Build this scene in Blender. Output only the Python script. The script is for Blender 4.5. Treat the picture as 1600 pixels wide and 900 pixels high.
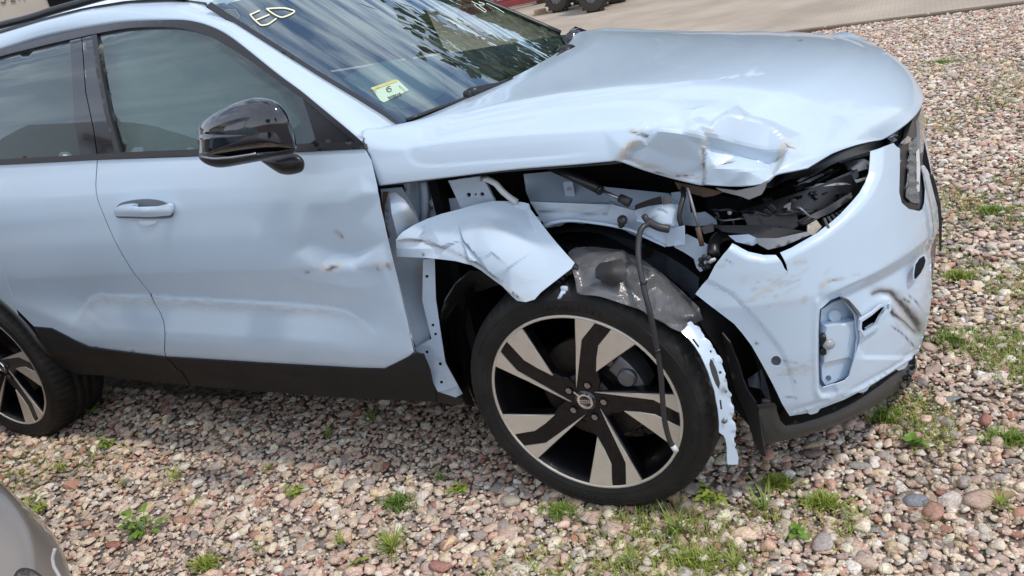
import bpy, math, random
import numpy as np
from mathutils import Matrix, Vector
from mathutils.geometry import delaunay_2d_cdt
for o in list(bpy.data.objects): bpy.data.objects.remove(o)
random.seed(7); RNG = np.random.default_rng(11)
SC = bpy.context.scene; COL = SC.collection
R_ = math.radians

# ------------------------------------------------------------------ camera
CAM = np.array([0.8348, -1.7268, 1.549]); YAW, PIT, ROL, FOC = -0.5130, 0.3978, -0.2219, 1257.5
_f = np.array([math.sin(YAW)*math.cos(PIT), math.cos(YAW)*math.cos(PIT), -math.sin(PIT)])
_r0 = np.array([math.cos(YAW), -math.sin(YAW), 0.0]); _u0 = np.cross(_r0, _f)
_r = math.cos(ROL)*_r0 + math.sin(ROL)*_u0; _u = -math.sin(ROL)*_r0 + math.cos(ROL)*_u0
cam = bpy.data.cameras.new('camera'); camo = bpy.data.objects.new('camera', cam); COL.objects.link(camo)
cam.sensor_fit = 'HORIZONTAL'; cam.sensor_width = 36.0; cam.lens = 36.0*FOC/1600.0
cam.clip_start = 0.02; cam.clip_end = 2000.0
camo.matrix_world = Matrix(((_r[0], _u[0], -_f[0], CAM[0]), (_r[1], _u[1], -_f[1], CAM[1]), (_r[2], _u[2], -_f[2], CAM[2]), (0, 0, 0, 1)))
SC.camera = camo

# ------------------------------------------------------------------ sky and sun
SUN_EL, SUN_AZ = R_(60), R_(-5)        # azimuth measured from the car's nose (+X) towards +Y
sdir = Vector((math.cos(SUN_EL)*math.cos(SUN_AZ), math.cos(SUN_EL)*math.sin(SUN_AZ), math.sin(SUN_EL)))
W = bpy.data.worlds.new('World'); SC.world = W; W.use_nodes = True
nt = W.node_tree; nt.nodes.clear()
def wn(t, **k):
    n = nt.nodes.new(t)
    for a, b in k.items(): setattr(n, a, b)
    return n
wout = wn('ShaderNodeOutputWorld'); wbg = wn('ShaderNodeBackground'); wbg.inputs['Strength'].default_value = 0.15
sky = wn('ShaderNodeTexSky', sky_type='NISHITA'); sky.sun_disc = False
sky.sun_elevation = SUN_EL; sky.sun_rotation = math.pi/2 - SUN_AZ
sky.air_density = 1.0; sky.dust_density = 0.6; sky.ozone_density = 1.6
tc = wn('ShaderNodeTexCoord'); sep = wn('ShaderNodeSeparateXYZ'); nt.links.new(tc.outputs['Generated'], sep.inputs[0])
mx = wn('ShaderNodeMath', operation='MAXIMUM'); nt.links.new(sep.outputs['Z'], mx.inputs[0]); mx.inputs[1].default_value = 0.07
dx = wn('ShaderNodeMath', operation='DIVIDE'); nt.links.new(sep.outputs['X'], dx.inputs[0]); nt.links.new(mx.outputs[0], dx.inputs[1])
dy = wn('ShaderNodeMath', operation='DIVIDE'); nt.links.new(sep.outputs['Y'], dy.inputs[0]); nt.links.new(mx.outputs[0], dy.inputs[1])
cmb = wn('ShaderNodeCombineXYZ'); nt.links.new(dx.outputs[0], cmb.inputs[0]); nt.links.new(dy.outputs[0], cmb.inputs[1])
mp = wn('ShaderNodeMapping'); mp.inputs['Scale'].default_value = (1.5, 4.2, 1.0); mp.inputs['Rotation'].default_value = (0, 0, R_(38)); mp.inputs['Location'].default_value = (1.7, 0.4, 0)
nt.links.new(cmb.outputs[0], mp.inputs[0])
nz = wn('ShaderNodeTexNoise'); nz.inputs['Scale'].default_value = 1.7; nz.inputs['Detail'].default_value = 7; nz.inputs['Roughness'].default_value = 0.6; nz.inputs['Distortion'].default_value = 0.35
nt.links.new(mp.outputs[0], nz.inputs['Vector'])
cr = wn('ShaderNodeMapRange'); cr.inputs['From Min'].default_value = 0.42; cr.inputs['From Max'].default_value = 0.66; nt.links.new(nz.outputs['Fac'], cr.inputs['Value'])
lowf = wn('ShaderNodeMapRange', interpolation_type='SMOOTHSTEP'); lowf.inputs['From Min'].default_value = .12; lowf.inputs['From Max'].default_value = .42; nt.links.new(sep.outputs['Z'], lowf.inputs['Value'])
sidef = wn('ShaderNodeMapRange', interpolation_type='SMOOTHSTEP'); sidef.inputs['From Min'].default_value = -.45; sidef.inputs['From Max'].default_value = .1; sidef.inputs['To Min'].default_value = .22; nt.links.new(sep.outputs['Y'], sidef.inputs['Value'])
lf2 = wn('ShaderNodeMath', operation='MULTIPLY'); nt.links.new(lowf.outputs['Result'], lf2.inputs[0]); nt.links.new(sidef.outputs['Result'], lf2.inputs[1])
hz = wn('ShaderNodeMix', data_type='FLOAT'); nt.links.new(lf2.outputs[0], hz.inputs['Factor']); hz.inputs['A'].default_value = .6; nt.links.new(cr.outputs['Result'], hz.inputs['B'])
mixc = wn('ShaderNodeMix', data_type='RGBA'); mixc.inputs['B'].default_value = (7.6, 8.0, 8.5, 1)
nt.links.new(hz.outputs['Result'], mixc.inputs['Factor']); nt.links.new(sky.outputs[0], mixc.inputs['A'])
nt.links.new(mixc.outputs['Result'], wbg.inputs['Color']); nt.links.new(wbg.outputs[0], wout.inputs[0])
sl = bpy.data.lights.new('sun', 'SUN'); so = bpy.data.objects.new('sun', sl); COL.objects.link(so)
sl.energy = 1.55; sl.angle = R_(4); sl.color = (1.0, 0.92, 0.82)
so.rotation_euler = sdir.to_track_quat('Z', 'Y').to_euler(); so.location = (0, 0, 30)
SC.view_settings.view_transform = 'Standard'; SC.view_settings.look = 'None'; SC.view_settings.gamma = 1.0; SC.view_settings.exposure = 0.36

# ------------------------------------------------------------------ pixel -> place (photograph is 1600 x 900)
def ray(q):
    q = np.asarray(q, float).reshape(-1, 2)
    return _f + np.outer((q[:, 0]-800)/FOC, _r) - np.outer((q[:, 1]-450)/FOC, _u)
def px(P):
    D = np.asarray(P, float).reshape(-1, 3)-CAM; z = D@_f
    return np.stack([800+FOC*(D@_r)/z, 450-FOC*(D@_u)/z], 1)
def on_y(q, Y):
    d = ray(q); return CAM+d*((np.asarray(Y)-CAM[1])/d[:, 1])[:, None]
def on_z(q, Z):
    d = ray(q); return CAM+d*((np.asarray(Z)-CAM[2])/d[:, 2])[:, None]
def at(x, y, Y): return on_y([(x, y)], Y)[0]
def solve(q, F, t0=.6, t1=6.0, n=220):
    d = ray(q); ts = np.linspace(t0, t1, n); lo = np.full(len(d), t0); hi = np.full(len(d), t1); found = np.zeros(len(d), bool)
    prev = F(CAM+d*t0); bestv = np.abs(prev); bestt = np.full(len(d), t0)
    for a, b in zip(ts[:-1], ts[1:]):
        cur = F(CAM+d*b); kk = np.abs(cur) < bestv; bestv[kk] = np.abs(cur)[kk]; bestt[kk] = b; hit = (~found) & (prev*cur <= 0)
        lo[hit] = a; hi[hit] = b; found |= hit; prev = cur
    flo = F(CAM+d*lo[:, None])
    for _ in range(36):
        m = (lo+hi)/2; fm = F(CAM+d*m[:, None]); s = flo*fm <= 0
        hi = np.where(s, m, hi); lo = np.where(s, lo, m); flo = np.where(s, flo, fm)
    return CAM+d*np.where(found, (lo+hi)/2, bestt)[:, None]

# body surfaces.  The car stands along X (nose to +X), its photographed side is Y = 0, its far side Y = 1.86
WID = 1.86
_kz = np.array([.10, .20, .28, .39, .44, .50, .58, .70, .80, .90, 1.0, 1.06, 1.125, 1.14, 1.30, 1.45, 1.54, 1.58, 1.61, 1.63])
_ky = np.array([.20, .10, .072, .036, .010, .002, .006, .008, .005, .008, .018, .032, .058, .066, .128, .198, .25, .30, .38, .55])
_zz = np.linspace(.1, 1.63, 600); _yy = np.interp(_zz, _kz, _ky)
_k = np.exp(-np.linspace(-2, 2, 31)**2); _k /= _k.sum(); _yy = np.convolve(np.pad(_yy, 15, 'edge'), _k, 'valid')
def S(X, Z): return np.interp(Z, _zz, _yy) + .02*np.clip((np.asarray(X)+.95)/.5, 0, 1)**2*0
def on_side(off=0.0):
    return lambda q: solve(q, lambda P: P[:, 1]-S(P[:, 0], P[:, 2])-off)
def Bf(P, off=0.0):
    Z = P[:, 2]
    b = .915-np.interp(Z, [.15, .25, .35, .50, .65, .80, .92, 1.05], [.09, .05, .025, .008, .0, .018, .048, .09])-off
    a = np.interp(Z, [.10, .20, .25, .30, .38, .46, .55, .65, .75, .85, .92, 1.05], [.49, .535, .569, .583, .590, .592, .588, .578, .560, .538, .520, .49])-off
    xx = np.clip(P[:, 0]-.295, 0, None)/a; yy = np.abs(P[:, 1]-.93)/b
    return (xx**2.7+yy**2.7)**(1/2.7)-1
def on_bump(off=0.0): return lambda q: solve(q, lambda P: Bf(P, off))
def on_wind(off=0.0):
    def F(P):
        c = .2*(1-((P[:, 1]-.93)/.73)**2)
        return P[:, 2]-(1.14+.667*(-.556+c-P[:, 0]))-off
    return lambda q: solve(q, F)
def rbf(pts, ys):
    p = np.asarray(pts, float)/100; n = len(p)
    def phi(r): return np.where(r > 1e-9, r*r*np.log(np.maximum(r, 1e-9)), 0)
    A = np.zeros((n+3, n+3)); A[:n, :n] = phi(np.linalg.norm(p[:, None]-p[None], axis=2))+np.eye(n)*1e-6
    A[:n, n] = 1; A[:n, n+1:] = p; A[n, :n] = 1; A[n+1:, :n] = p.T
    w = np.linalg.lstsq(A, np.concatenate([ys, [0, 0, 0]]), rcond=None)[0]
    def f(q):
        q = np.asarray(q, float).reshape(-1, 2)/100
        return phi(np.linalg.norm(q[:, None]-p[None], axis=2))@w[:n]+w[n]+q@w[n+1:]
    return f
def on_depth(pts, ys=None):
    if np.isscalar(pts): return lambda q: on_y(q, np.full(len(np.asarray(q).reshape(-1, 2)), pts))
    g = rbf(pts, ys); return lambda q: on_y(q, g(q))
def facets(ctrl, blur=2.5):
    """piecewise-linear field over hand-placed control points (x, y, value): creases where the triangles meet"""
    c = np.asarray(ctrl, float); r = delaunay_2d_cdt([Vector(v[:2]) for v in c], [], [], 0, 1e-6)
    vs = np.array([tuple(v) for v in r[0]]); val = np.array([c[i[0], 2] for i in r[3]]); tr = r[2]
    def one(q):
        out = np.zeros(len(q))
        for t in tr:
            a, b, d = vs[list(t)]; M = np.array([b-a, d-a]).T; dt = np.linalg.det(M)
            if abs(dt) < 1e-6: continue
            uv = (q-a)@np.linalg.inv(M).T; u, v = uv[:, 0], uv[:, 1]
            k = (u >= -1e-9) & (v >= -1e-9) & (u+v <= 1+1e-9)
            out[k] = (val[t[0]]*(1-u-v)+val[t[1]]*u+val[t[2]]*v)[k]
        return out
    def f(q):
        q = np.asarray(q, float).reshape(-1, 2); s = one(q)
        for a in range(6): s = s+one(q+blur*np.array([math.cos(a*1.047), math.sin(a*1.047)]))
        return s/7
    return f
def pdist(q, line):
    """distance (px) to a polyline, parameter 0..1 along it, signed side"""
    q = np.asarray(q, float); L = np.asarray(line, float); best = np.full(len(q), 1e9); par = np.zeros(len(q)); sg = np.ones(len(q))
    seg = np.linalg.norm(np.diff(L, axis=0), axis=1); cum = np.concatenate([[0], np.cumsum(seg)])
    for i in range(len(L)-1):
        d = L[i+1]-L[i]; t = np.clip(((q-L[i])@d)/(d@d), 0, 1); e = q-(L[i]+t[:, None]*d); r = np.hypot(e[:, 0], e[:, 1])
        k = r < best; best[k] = r[k]; par[k] = ((cum[i]+t*seg[i])/cum[-1])[k]; sg[k] = np.sign(d[0]*e[:, 1]-d[1]*e[:, 0])[k]
    return best, par, sg
def inpoly(q, poly):
    q = np.asarray(q, float); p = np.asarray(poly, float); x, y = q[:, 0], q[:, 1]; c = np.zeros(len(q), bool); j = len(p)-1
    for i in range(len(p)):
        k = (p[i, 1] > y) != (p[j, 1] > y)
        xi = (p[j, 0]-p[i, 0])*(y-p[i, 1])/(p[j, 1]-p[i, 1]+1e-12)+p[i, 0]
        c ^= k & (x < xi); j = i
    return c
def sp(pts, n=6):
    """Catmull-Rom through the points (open)"""
    P = np.asarray(pts, float); Q = np.vstack([2*P[0]-P[1], P, 2*P[-1]-P[-2]]); out = []
    for i in range(1, len(Q)-2):
        a, b, c, d = Q[i-1:i+3]
        for t in np.arange(n)/n: out.append(.5*((2*b)+(c-a)*t+(2*a-5*b+4*c-d)*t*t+(3*b-a-3*c+d)*t**3))
    out.append(P[-1]); return [tuple(v) for v in out]
def circ(x, y, r, ry=None, n=14, rot=0):
    ry = r if ry is None else ry; c, s = math.cos(rot), math.sin(rot)
    return [(x+c*r*math.cos(a)-s*ry*math.sin(a), y+s*r*math.cos(a)+c*ry*math.sin(a)) for a in np.arange(n)*2*math.pi/n]

# ------------------------------------------------------------------ materials
MAT = {}
def material(name, col, rough=.5, metal=0., coat=0., spec=.5, bump=None, vary=None, attr=None, coat_rough=.03):
    m = bpy.data.materials.new(name); m.use_nodes = True; t = m.node_tree; b = t.nodes['Principled BSDF']
    b.inputs['Base Color'].default_value = (*col, 1); b.inputs['Roughness'].default_value = rough; b.inputs['Metallic'].default_value = metal
    b.inputs['Coat Weight'].default_value = coat; b.inputs['Coat Roughness'].default_value = coat_rough; b.inputs['Specular IOR Level'].default_value = spec
    L = t.links; N = t.nodes; cur = None
    tcn = N.new('ShaderNodeTexCoord')
    if vary:                                   # (scale, other colour, low, high)
        n = N.new('ShaderNodeTexNoise'); n.inputs['Scale'].default_value = vary[0]; n.inputs['Detail'].default_value = 6; n.inputs['Roughness'].default_value = .65
        L.new(tcn.outputs['Object'], n.inputs['Vector'])
        mr = N.new('ShaderNodeMapRange'); mr.inputs['From Min'].default_value = vary[2]; mr.inputs['From Max'].default_value = vary[3]; L.new(n.outputs['Fac'], mr.inputs['Value'])
        mi = N.new('ShaderNodeMix'); mi.data_type = 'RGBA'; mi.inputs['A'].default_value = (*col, 1); mi.inputs['B'].default_value = (*vary[1], 1)
        L.new(mr.outputs['Result'], mi.inputs['Factor']); cur = mi.outputs['Result']
    for an, ac, sc, lo, hi in (attr or []):     # painted-on wear: mesh attribute broken up by noise
        a = N.new('ShaderNodeAttribute'); a.attribute_name = an
        n = N.new('ShaderNodeTexNoise'); n.inputs['Scale'].default_value = sc; n.inputs['Detail'].default_value = 5; n.inputs['Roughness'].default_value = .7
        sm = N.new('ShaderNodeMapping'); sm.inputs['Scale'].default_value = (.4, .4, 2.0); sm.inputs['Rotation'].default_value = (0, .25, 0); L.new(tcn.outputs['Object'], sm.inputs['Vector']); L.new(sm.outputs[0], n.inputs['Vector'])
        ad = N.new('ShaderNodeMath'); ad.operation = 'MULTIPLY'; mr = N.new('ShaderNodeMapRange'); mr.inputs['From Min'].default_value = lo; mr.inputs['From Max'].default_value = hi
        L.new(n.outputs['Fac'], mr.inputs['Value']); L.new(a.outputs['Fac'], ad.inputs[0]); L.new(mr.outputs['Result'], ad.inputs[1])
        mi = N.new('ShaderNodeMix'); mi.data_type = 'RGBA'; mi.inputs['B'].default_value = (*ac, 1)
        if cur is None: mi.inputs['A'].default_value = (*col, 1)
        else: L.new(cur, mi.inputs['A'])
        L.new(ad.outputs[0], mi.inputs['Factor']); cur = mi.outputs['Result']
        if coat:
            sb = N.new('ShaderNodeMath'); sb.operation = 'MULTIPLY_ADD'; sb.inputs[1].default_value = -coat; sb.inputs[2].default_value = coat; sb.use_clamp = True
            L.new(ad.outputs[0], sb.inputs[0]); L.new(sb.outputs[0], b.inputs['Coat Weight'])
    if cur is not None: L.new(cur, b.inputs['Base Color'])
    if bump:                                   # (scale, distance)
        n = N.new('ShaderNodeTexNoise'); n.inputs['Scale'].default_value = bump[0]; n.inputs['Detail'].default_value = 4; L.new(tcn.outputs['Object'], n.inputs['Vector'])
        bp = N.new('ShaderNodeBump'); bp.inputs['Distance'].default_value = bump[1]; bp.inputs['Strength'].default_value = 1; L.new(n.outputs['Fac'], bp.inputs['Height']); L.new(bp.outputs[0], b.inputs['Normal'])
    MAT[name] = m; return m
BLUE = (.52, .63, .745)
material('blue_paint', BLUE, .34, coat=.7, coat_rough=.05, vary=(3, (.505, .61, .72), .35, .75),
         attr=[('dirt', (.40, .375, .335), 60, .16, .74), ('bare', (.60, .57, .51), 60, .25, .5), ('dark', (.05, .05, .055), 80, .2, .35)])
material('inner_paint', (.50, .60, .73), .42, coat=.3, vary=(9, (.42, .51, .62), .45, .8), attr=[('dirt', (.33, .29, .24), 30, .35, .6), ('bare', (.55, .5, .43), 40, .3, .5), ('dark', (.05, .05, .055), 80, .2, .35)])
material('primer', (.52, .46, .38), .7, bump=(300, .0006), vary=(60, (.30, .27, .23), .5, .8))
material('black_plastic', (.022, .022, .024), .55, bump=(900, .0002), vary=(6, (.034, .033, .032), .45, .75))
material('sill_plastic', (.013, .013, .0145), .66, spec=.3, bump=(1200, .0003), vary=(5, (.024, .023, .022), .4, .8))
material('gloss_black', (.007, .008, .014), .08, coat=1.)
material('satin_black', (.012, .012, .014), .34)
material('trim_black', (.022, .021, .024), .3)
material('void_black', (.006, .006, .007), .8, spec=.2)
material('liner', (.020, .020, .021), .36, bump=(45, .004), vary=(12, (.055, .055, .057), .5, .72))
material('liner_torn', (.11, .11, .115), .28, spec=.7, bump=(26, .007), vary=(9, (.05, .05, .052), .5, .72))
material('rubber', (.0105, .010, .0097), .66, spec=.35, bump=(160, .0005), vary=(9, (.026, .023, .020), .46, .72))
material('machined', (.66, .61, .53), .36, metal=.4, vary=(26, (.60, .545, .46), .42, .75))
material('wheel_black', (.0045, .0045, .006), .3, coat=.12, spec=.3)
material('steel', (.40, .40, .41), .35, metal=1., vary=(60, (.25, .25, .26), .4, .8))
material('dull_metal', (.22, .225, .235), .45, metal=.7, bump=(60, .001))
material('rust', (.12, .065, .04), .7, vary=(40, (.06, .05, .045), .4, .7)); material('disc_iron', (.035, .024, .019), .55, metal=.3, vary=(30, (.05, .04, .035), .4, .7)); material('lip_plastic', (.050, .049, .048), .55, bump=(900, .0002), vary=(8, (.065, .062, .058), .45, .75)); material('caliper_metal', (.17, .175, .185), .42, metal=.6, vary=(30, (.10, .10, .105), .45, .75))
material('chrome', (.75, .75, .76), .12, metal=1.)
material('hose', (.03, .03, .033), .38)
material('dark_grey_sheet', (.075, .09, .115), .5, vary=(14, (.05, .06, .075), .4, .7))
material('curtain', (.24, .285, .28), .8, bump=(18, .006))
material('seat_cloth', (.05, .05, .055), .85)
material('dash', (.03, .03, .033), .6)
material('beam_white', (.62, .64, .65), .4)
material('lens', (.30, .31, .32), .15, coat=.6)
material('led_grey', (.24, .25, .25), .5, coat=.1, vary=(260, (.02, .02, .022), .47, .53))
material('silver_paint', (.32, .27, .225), .34, metal=.15, coat=1.)
material('silver_gap', (.42, .40, .38), .4)
def glass(name, tint, refl_ior=1.5, clear=.6, rough=0.0):
    m = bpy.data.materials.new(name); m.use_nodes = True; t = m.node_tree; t.nodes.clear(); N = t.nodes; L = t.links
    o = N.new('ShaderNodeOutputMaterial'); mx1 = N.new('ShaderNodeMixShader'); lw = N.new('ShaderNodeLayerWeight'); lw.inputs['Blend'].default_value = .5; pw = N.new('ShaderNodeMath'); pw.operation = 'POWER'; pw.inputs[1].default_value = 2.6; L.new(lw.outputs['Facing'], pw.inputs[0])
    fr = N.new('ShaderNodeMapRange'); fr.inputs['To Min'].default_value = refl_ior; fr.inputs['To Max'].default_value = 1.0; L.new(pw.outputs[0], fr.inputs['Value'])
    gl = N.new('ShaderNodeBsdfGlossy'); gl.inputs['Roughness'].default_value = rough; gl.inputs['Color'].default_value = (.86, .98, 1, 1); tr = N.new('ShaderNodeBsdfTransparent'); tr.inputs['Color'].default_value = (*tint, 1)
    df = N.new('ShaderNodeBsdfDiffuse'); df.inputs['Color'].default_value = (.02, .026, .026, 1); mx2 = N.new('ShaderNodeMixShader'); mx2.inputs[0].default_value = clear
    L.new(df.outputs[0], mx2.inputs[1]); L.new(tr.outputs[0], mx2.inputs[2]); L.new(fr.outputs[0], mx1.inputs[0]); L.new(mx2.outputs[0], mx1.inputs[1]); L.new(gl.outputs[0], mx1.inputs[2]); L.new(mx1.outputs[0], o.inputs[0])
    MAT[name] = m
glass('window_glass', (.55, .66, .64), .065, .85); glass('privacy_glass', (.10, .10, .115), .055, .5); glass('windscreen_glass', (.60, .72, .68), .22, .88)

# ------------------------------------------------------------------ objects
LOC = {}
def link(o, parent=None):
    COL.objects.link(o)
    if parent is not None:
        o.parent = parent
        if parent.name in LOC: o.matrix_parent_inverse = Matrix.Translation(-Vector(LOC[parent.name]))
    return o
def tag(o, label=None, cat=None, group=None, kind=None):
    if label: o['label'] = label
    if cat: o['category'] = cat
    if group: o['group'] = group
    if kind: o['kind'] = kind
    return o
def thing(name, loc, label, cat, group=None):
    o = bpy.data.objects.new(name, None); o.location = loc; o.empty_display_size = .1; link(o); LOC[o.name] = tuple(loc)
    return tag(o, label, cat, group)
def mesh(name, V, F, mat, smooth=True, attrs=None):
    me = bpy.data.meshes.new(name); V = np.asarray(V, np.float32)
    if isinstance(F, np.ndarray):
        nf, k = F.shape; me.vertices.add(len(V)); me.vertices.foreach_set('co', V.ravel()); me.loops.add(nf*k); me.loops.foreach_set('vertex_index', F.astype(np.int32).ravel())
        me.polygons.add(nf); me.polygons.foreach_set('loop_start', np.arange(nf, dtype=np.int32)*k); me.update(calc_edges=True)
    else: me.from_pydata([tuple(map(float, v)) for v in V], [], F)
    me.polygons.foreach_set('use_smooth', np.full(len(me.polygons), smooth)); me.materials.append(MAT[mat] if isinstance(mat, str) else mat)
    for an, av in (attrs or {}).items():
        a = me.attributes.new(an, 'FLOAT', 'POINT'); a.data.foreach_set('value', np.asarray(av, np.float32))
    me.update(); return me
def obj(name, V, F, mat, parent=None, smooth=True, attrs=None):
    return link(bpy.data.objects.new(name, mesh(name, V, F, mat, smooth, attrs)), parent)
class MB:
    """collects simple shapes into one mesh"""
    def __init__(s): s.V = []; s.F = []
    def add(s, V, F):
        n = len(s.V); s.V += [tuple(map(float, v)) for v in V]; s.F += [tuple(int(i)+n for i in f) for f in F]; return s
    def box(s, c, d, rot=None, bev=0.0):
        x, y, z = (k/2 for k in d); b = min(bev, x*.9, y*.9, z*.9)
        if b <= 0:
            V = [(a*x, e*y, g*z) for a in (-1, 1) for e in (-1, 1) for g in (-1, 1)]; F = [(0, 1, 3, 2), (4, 6, 7, 5), (0, 4, 5, 1), (2, 3, 7, 6), (0, 2, 6, 4), (1, 5, 7, 3)]
        else:
            V = []; F = []
            rows = [(-z, b), (-z+b, 0), (z-b, 0), (z, b)]
            for zz, i in rows:
                X, Y = x-i, y-i
                V += [(X, Y-b, zz), (X-b, Y, zz), (-X+b, Y, zz), (-X, Y-b, zz), (-X, -Y+b, zz), (-X+b, -Y, zz), (X-b, -Y, zz), (X, -Y+b, zz)]
            for r in range(3):
                for k in range(8): F.append((r*8+k, r*8+(k+1) % 8, (r+1)*8+(k+1) % 8, (r+1)*8+k))
            F.append(tuple(range(7, -1, -1))); F.append(tuple(range(24, 32)))
        V = np.array(V)
        if rot is not None: V = V@np.array(rot).T
        return s.add(V+np.array(c), F)
    def tube(s, path, r, n=8, caps=True):
        P = np.asarray(path, float); m = len(P); rr = np.full(m, r) if np.isscalar(r) else np.asarray(r); T = np.gradient(P, axis=0); T /= np.linalg.norm(T, axis=1)[:, None]+1e-12
        ref = np.array([0, 0, 1.]) if abs(T[0, 2]) < .9 else np.array([1., 0, 0]); V = []; u = np.cross(T[0], ref); u /= np.linalg.norm(u)
        for i in range(m):
            u = u-T[i]*(u@T[i]); u /= np.linalg.norm(u)+1e-12; w = np.cross(T[i], u)
            for k in range(n):
                a = 2*math.pi*k/n; V.append(P[i]+rr[i]*(math.cos(a)*u+math.sin(a)*w))
        F = [(i*n+k, i*n+(k+1) % n, (i+1)*n+(k+1) % n, (i+1)*n+k) for i in range(m-1) for k in range(n)]
        if caps: F += [tuple(range(n-1, -1, -1)), tuple(range((m-1)*n, m*n))]
        return s.add(V, F)
    def lathe(s, prof, n=32, o=(0, 0, 0), axis='y', arc=(0, 2*math.pi), close=True):
        V = []; m = len(prof); full = close
        A = np.linspace(arc[0], arc[1], n, endpoint=not full)
        for a in A:
            for h, r in prof:
                c, d = r*math.cos(a), r*math.sin(a)
                V.append((o[0]+c, o[1]+h, o[2]+d) if axis == 'y' else ((o[0]+c, o[1]+d, o[2]+h) if axis == 'z' else (o[0]+h, o[1]+c, o[2]+d)))
        F = []
        for i in range(n if full else n-1):
            j = (i+1) % n
            for k in range(m-1): F.append((i*m+k, j*m+k, j*m+k+1, i*m+k+1))
        return s.add(V, F)
    def prism(s, poly, y0, y1):
        """polygon of (x, z) pushed from y0 to y1"""
        n = len(poly); V = [(a, y0, b) for a, b in poly]+[(a, y1, b) for a, b in poly]
        return s.add(V, [tuple(range(n)), tuple(range(2*n-1, n-1, -1))]+[(i, i+n, (i+1) % n+n, (i+1) % n) for i in range(n)])
    def build(s, name, mat, parent=None, smooth=False): return obj(name, s.V, s.F, mat, parent, smooth)
def dens(poly, step, closed=True):
    P = [np.array(p, float) for p in poly]; out = []; n = len(P)
    for i in range(n if closed else n-1):
        a, b = P[i], P[(i+1) % n]; k = max(1, int(np.linalg.norm(b-a)/step))
        for t in range(k): out.append(a+(b-a)*t/k)
    if not closed: out.append(P[-1])
    return np.array(out)
def panel(name, outline, surf, mat, parent, holes=(), step=6., disp=None, th=.0015, paint=None, smooth=True, lines=(), sharp=0):
    """a sheet-metal panel: outline in the photograph, laid on a body surface, meshed inside, given thickness"""
    loops = [dens(outline, step)]+[dens(h, min(step, 4)) for h in holes]
    pts = []; ed = []
    for L in loops:
        n0 = len(pts); pts += list(L); ed += [(n0+i, n0+(i+1) % len(L)) for i in range(len(L))]
    for L in lines:                              # feature lines the mesh must follow
        L = dens(L, step, False); L = L[inpoly(L, loops[0])]; md_ = np.array([min(np.hypot(*(p-b)) for b in loops[0]) for p in L]) if len(L) else np.zeros(0); L = L[md_ > step*.5]
        n0 = len(pts); pts += list(L); ed += [(n0+i, n0+i+1) for i in range(len(L)-1) if np.hypot(*(L[i+1]-L[i])) < step*2.2]
    B = np.array(pts); lo, hi = loops[0].min(0), loops[0].max(0)
    gx, gy = np.meshgrid(np.arange(lo[0], hi[0], step), np.arange(lo[1], hi[1], step*.866)); gx = gx+(np.arange(gx.shape[0]) % 2)[:, None]*step/2
    G = np.stack([gx.ravel(), gy.ravel()], 1); keep = inpoly(G, loops[0])
    for h in loops[1:]: keep &= ~inpoly(G, h)
    G = G[keep]
    if len(G):
        md = np.full(len(G), 1e9)
        for c in range(0, len(B), 200): md = np.minimum(md, np.linalg.norm(G[:, None]-B[None, c:c+200], axis=2).min(1))
        G = G[md > step*.55]
    Q = np.vstack([B, G]); r = delaunay_2d_cdt([Vector(v) for v in Q], ed, [], 0, 1e-5)
    Q2 = np.array([tuple(v) for v in r[0]]); T = np.array(r[2]); c = Q2[T].mean(1); k = inpoly(c, loops[0])
    for h in loops[1:]: k &= ~inpoly(c, h)
    T = T[k]; P = surf(Q2)
    def vn(P):
        n = np.cross(P[T[:, 1]]-P[T[:, 0]], P[T[:, 2]]-P[T[:, 0]]); N = np.zeros_like(P)
        for j in range(3): np.add.at(N, T[:, j], n)
        return N/(np.linalg.norm(N, axis=1)[:, None]+1e-15)
    N = vn(P)
    if np.mean(((CAM-P)*N).sum(1)) < 0: T = T[:, ::-1]; N = -N
    if disp is not None: P = P+N*disp(Q2)[:, None]; N = vn(P)
    nv = len(P); V = [P]; F = [T]
    if th:
        V.append(P-N*th); F.append(T[:, ::-1]+nv); e = {}
        for a, b in np.vstack([T[:, [0, 1]], T[:, [1, 2]], T[:, [2, 0]]]): e[(int(a), int(b))] = 1
        bd = [x for x in e if (x[1], x[0]) not in e]; base = 2*nv; ev = []; ef = []
        for a, b in bd:
            i = base+len(ev); ev += [P[a], P[b], P[b]-N[b]*th, P[a]-N[a]*th]; ef += [(i, i+2, i+1), (i, i+3, i+2)]
        V.append(np.array(ev)); F.append(np.array(ef))
    at_ = {}
    if paint:
        for an, fn in paint.items():
            a = np.clip(fn(Q2), 0, 1); full = np.concatenate([a]+([a] if th else [])+([np.zeros(len(V[2]))] if th else [])); at_[an] = full
    o_ = obj(name, np.vstack(V), np.vstack(F).astype(np.int32), mat, parent, smooth, at_)
    if sharp: o_.data.set_sharp_from_angle(angle=sharp)
    return o_
def plate(name, outline, Y, mat, parent, th=.004, **k):
    s = on_depth(Y) if np.isscalar(Y) else (Y if callable(Y) else on_depth(outline, Y))
    k.setdefault('step', 8.); return panel(name, outline, s, mat, parent, th=th, **k)
def ribbon(name, A, B, mat, parent, bulge=.0, n=6, th=.002, up=(0, -.7, .7)):
    A = np.asarray(A); B = np.asarray(B); m = min(len(A), len(B)); V = []; u = np.array(up)
    for i in range(m):
        for k in range(n+1):
            t = k/n; V.append(A[i]*(1-t)+B[i]*t+u*bulge*4*t*(1-t))
    F = [(i*(n+1)+k, i*(n+1)+k+1, (i+1)*(n+1)+k+1, (i+1)*(n+1)+k) for i in range(m-1) for k in range(n)]
    o = obj(name, V, F, mat, parent)
    if th: md = o.modifiers.new('thickness', 'SOLIDIFY'); md.thickness = th; md.offset = 0
    return o
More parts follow.
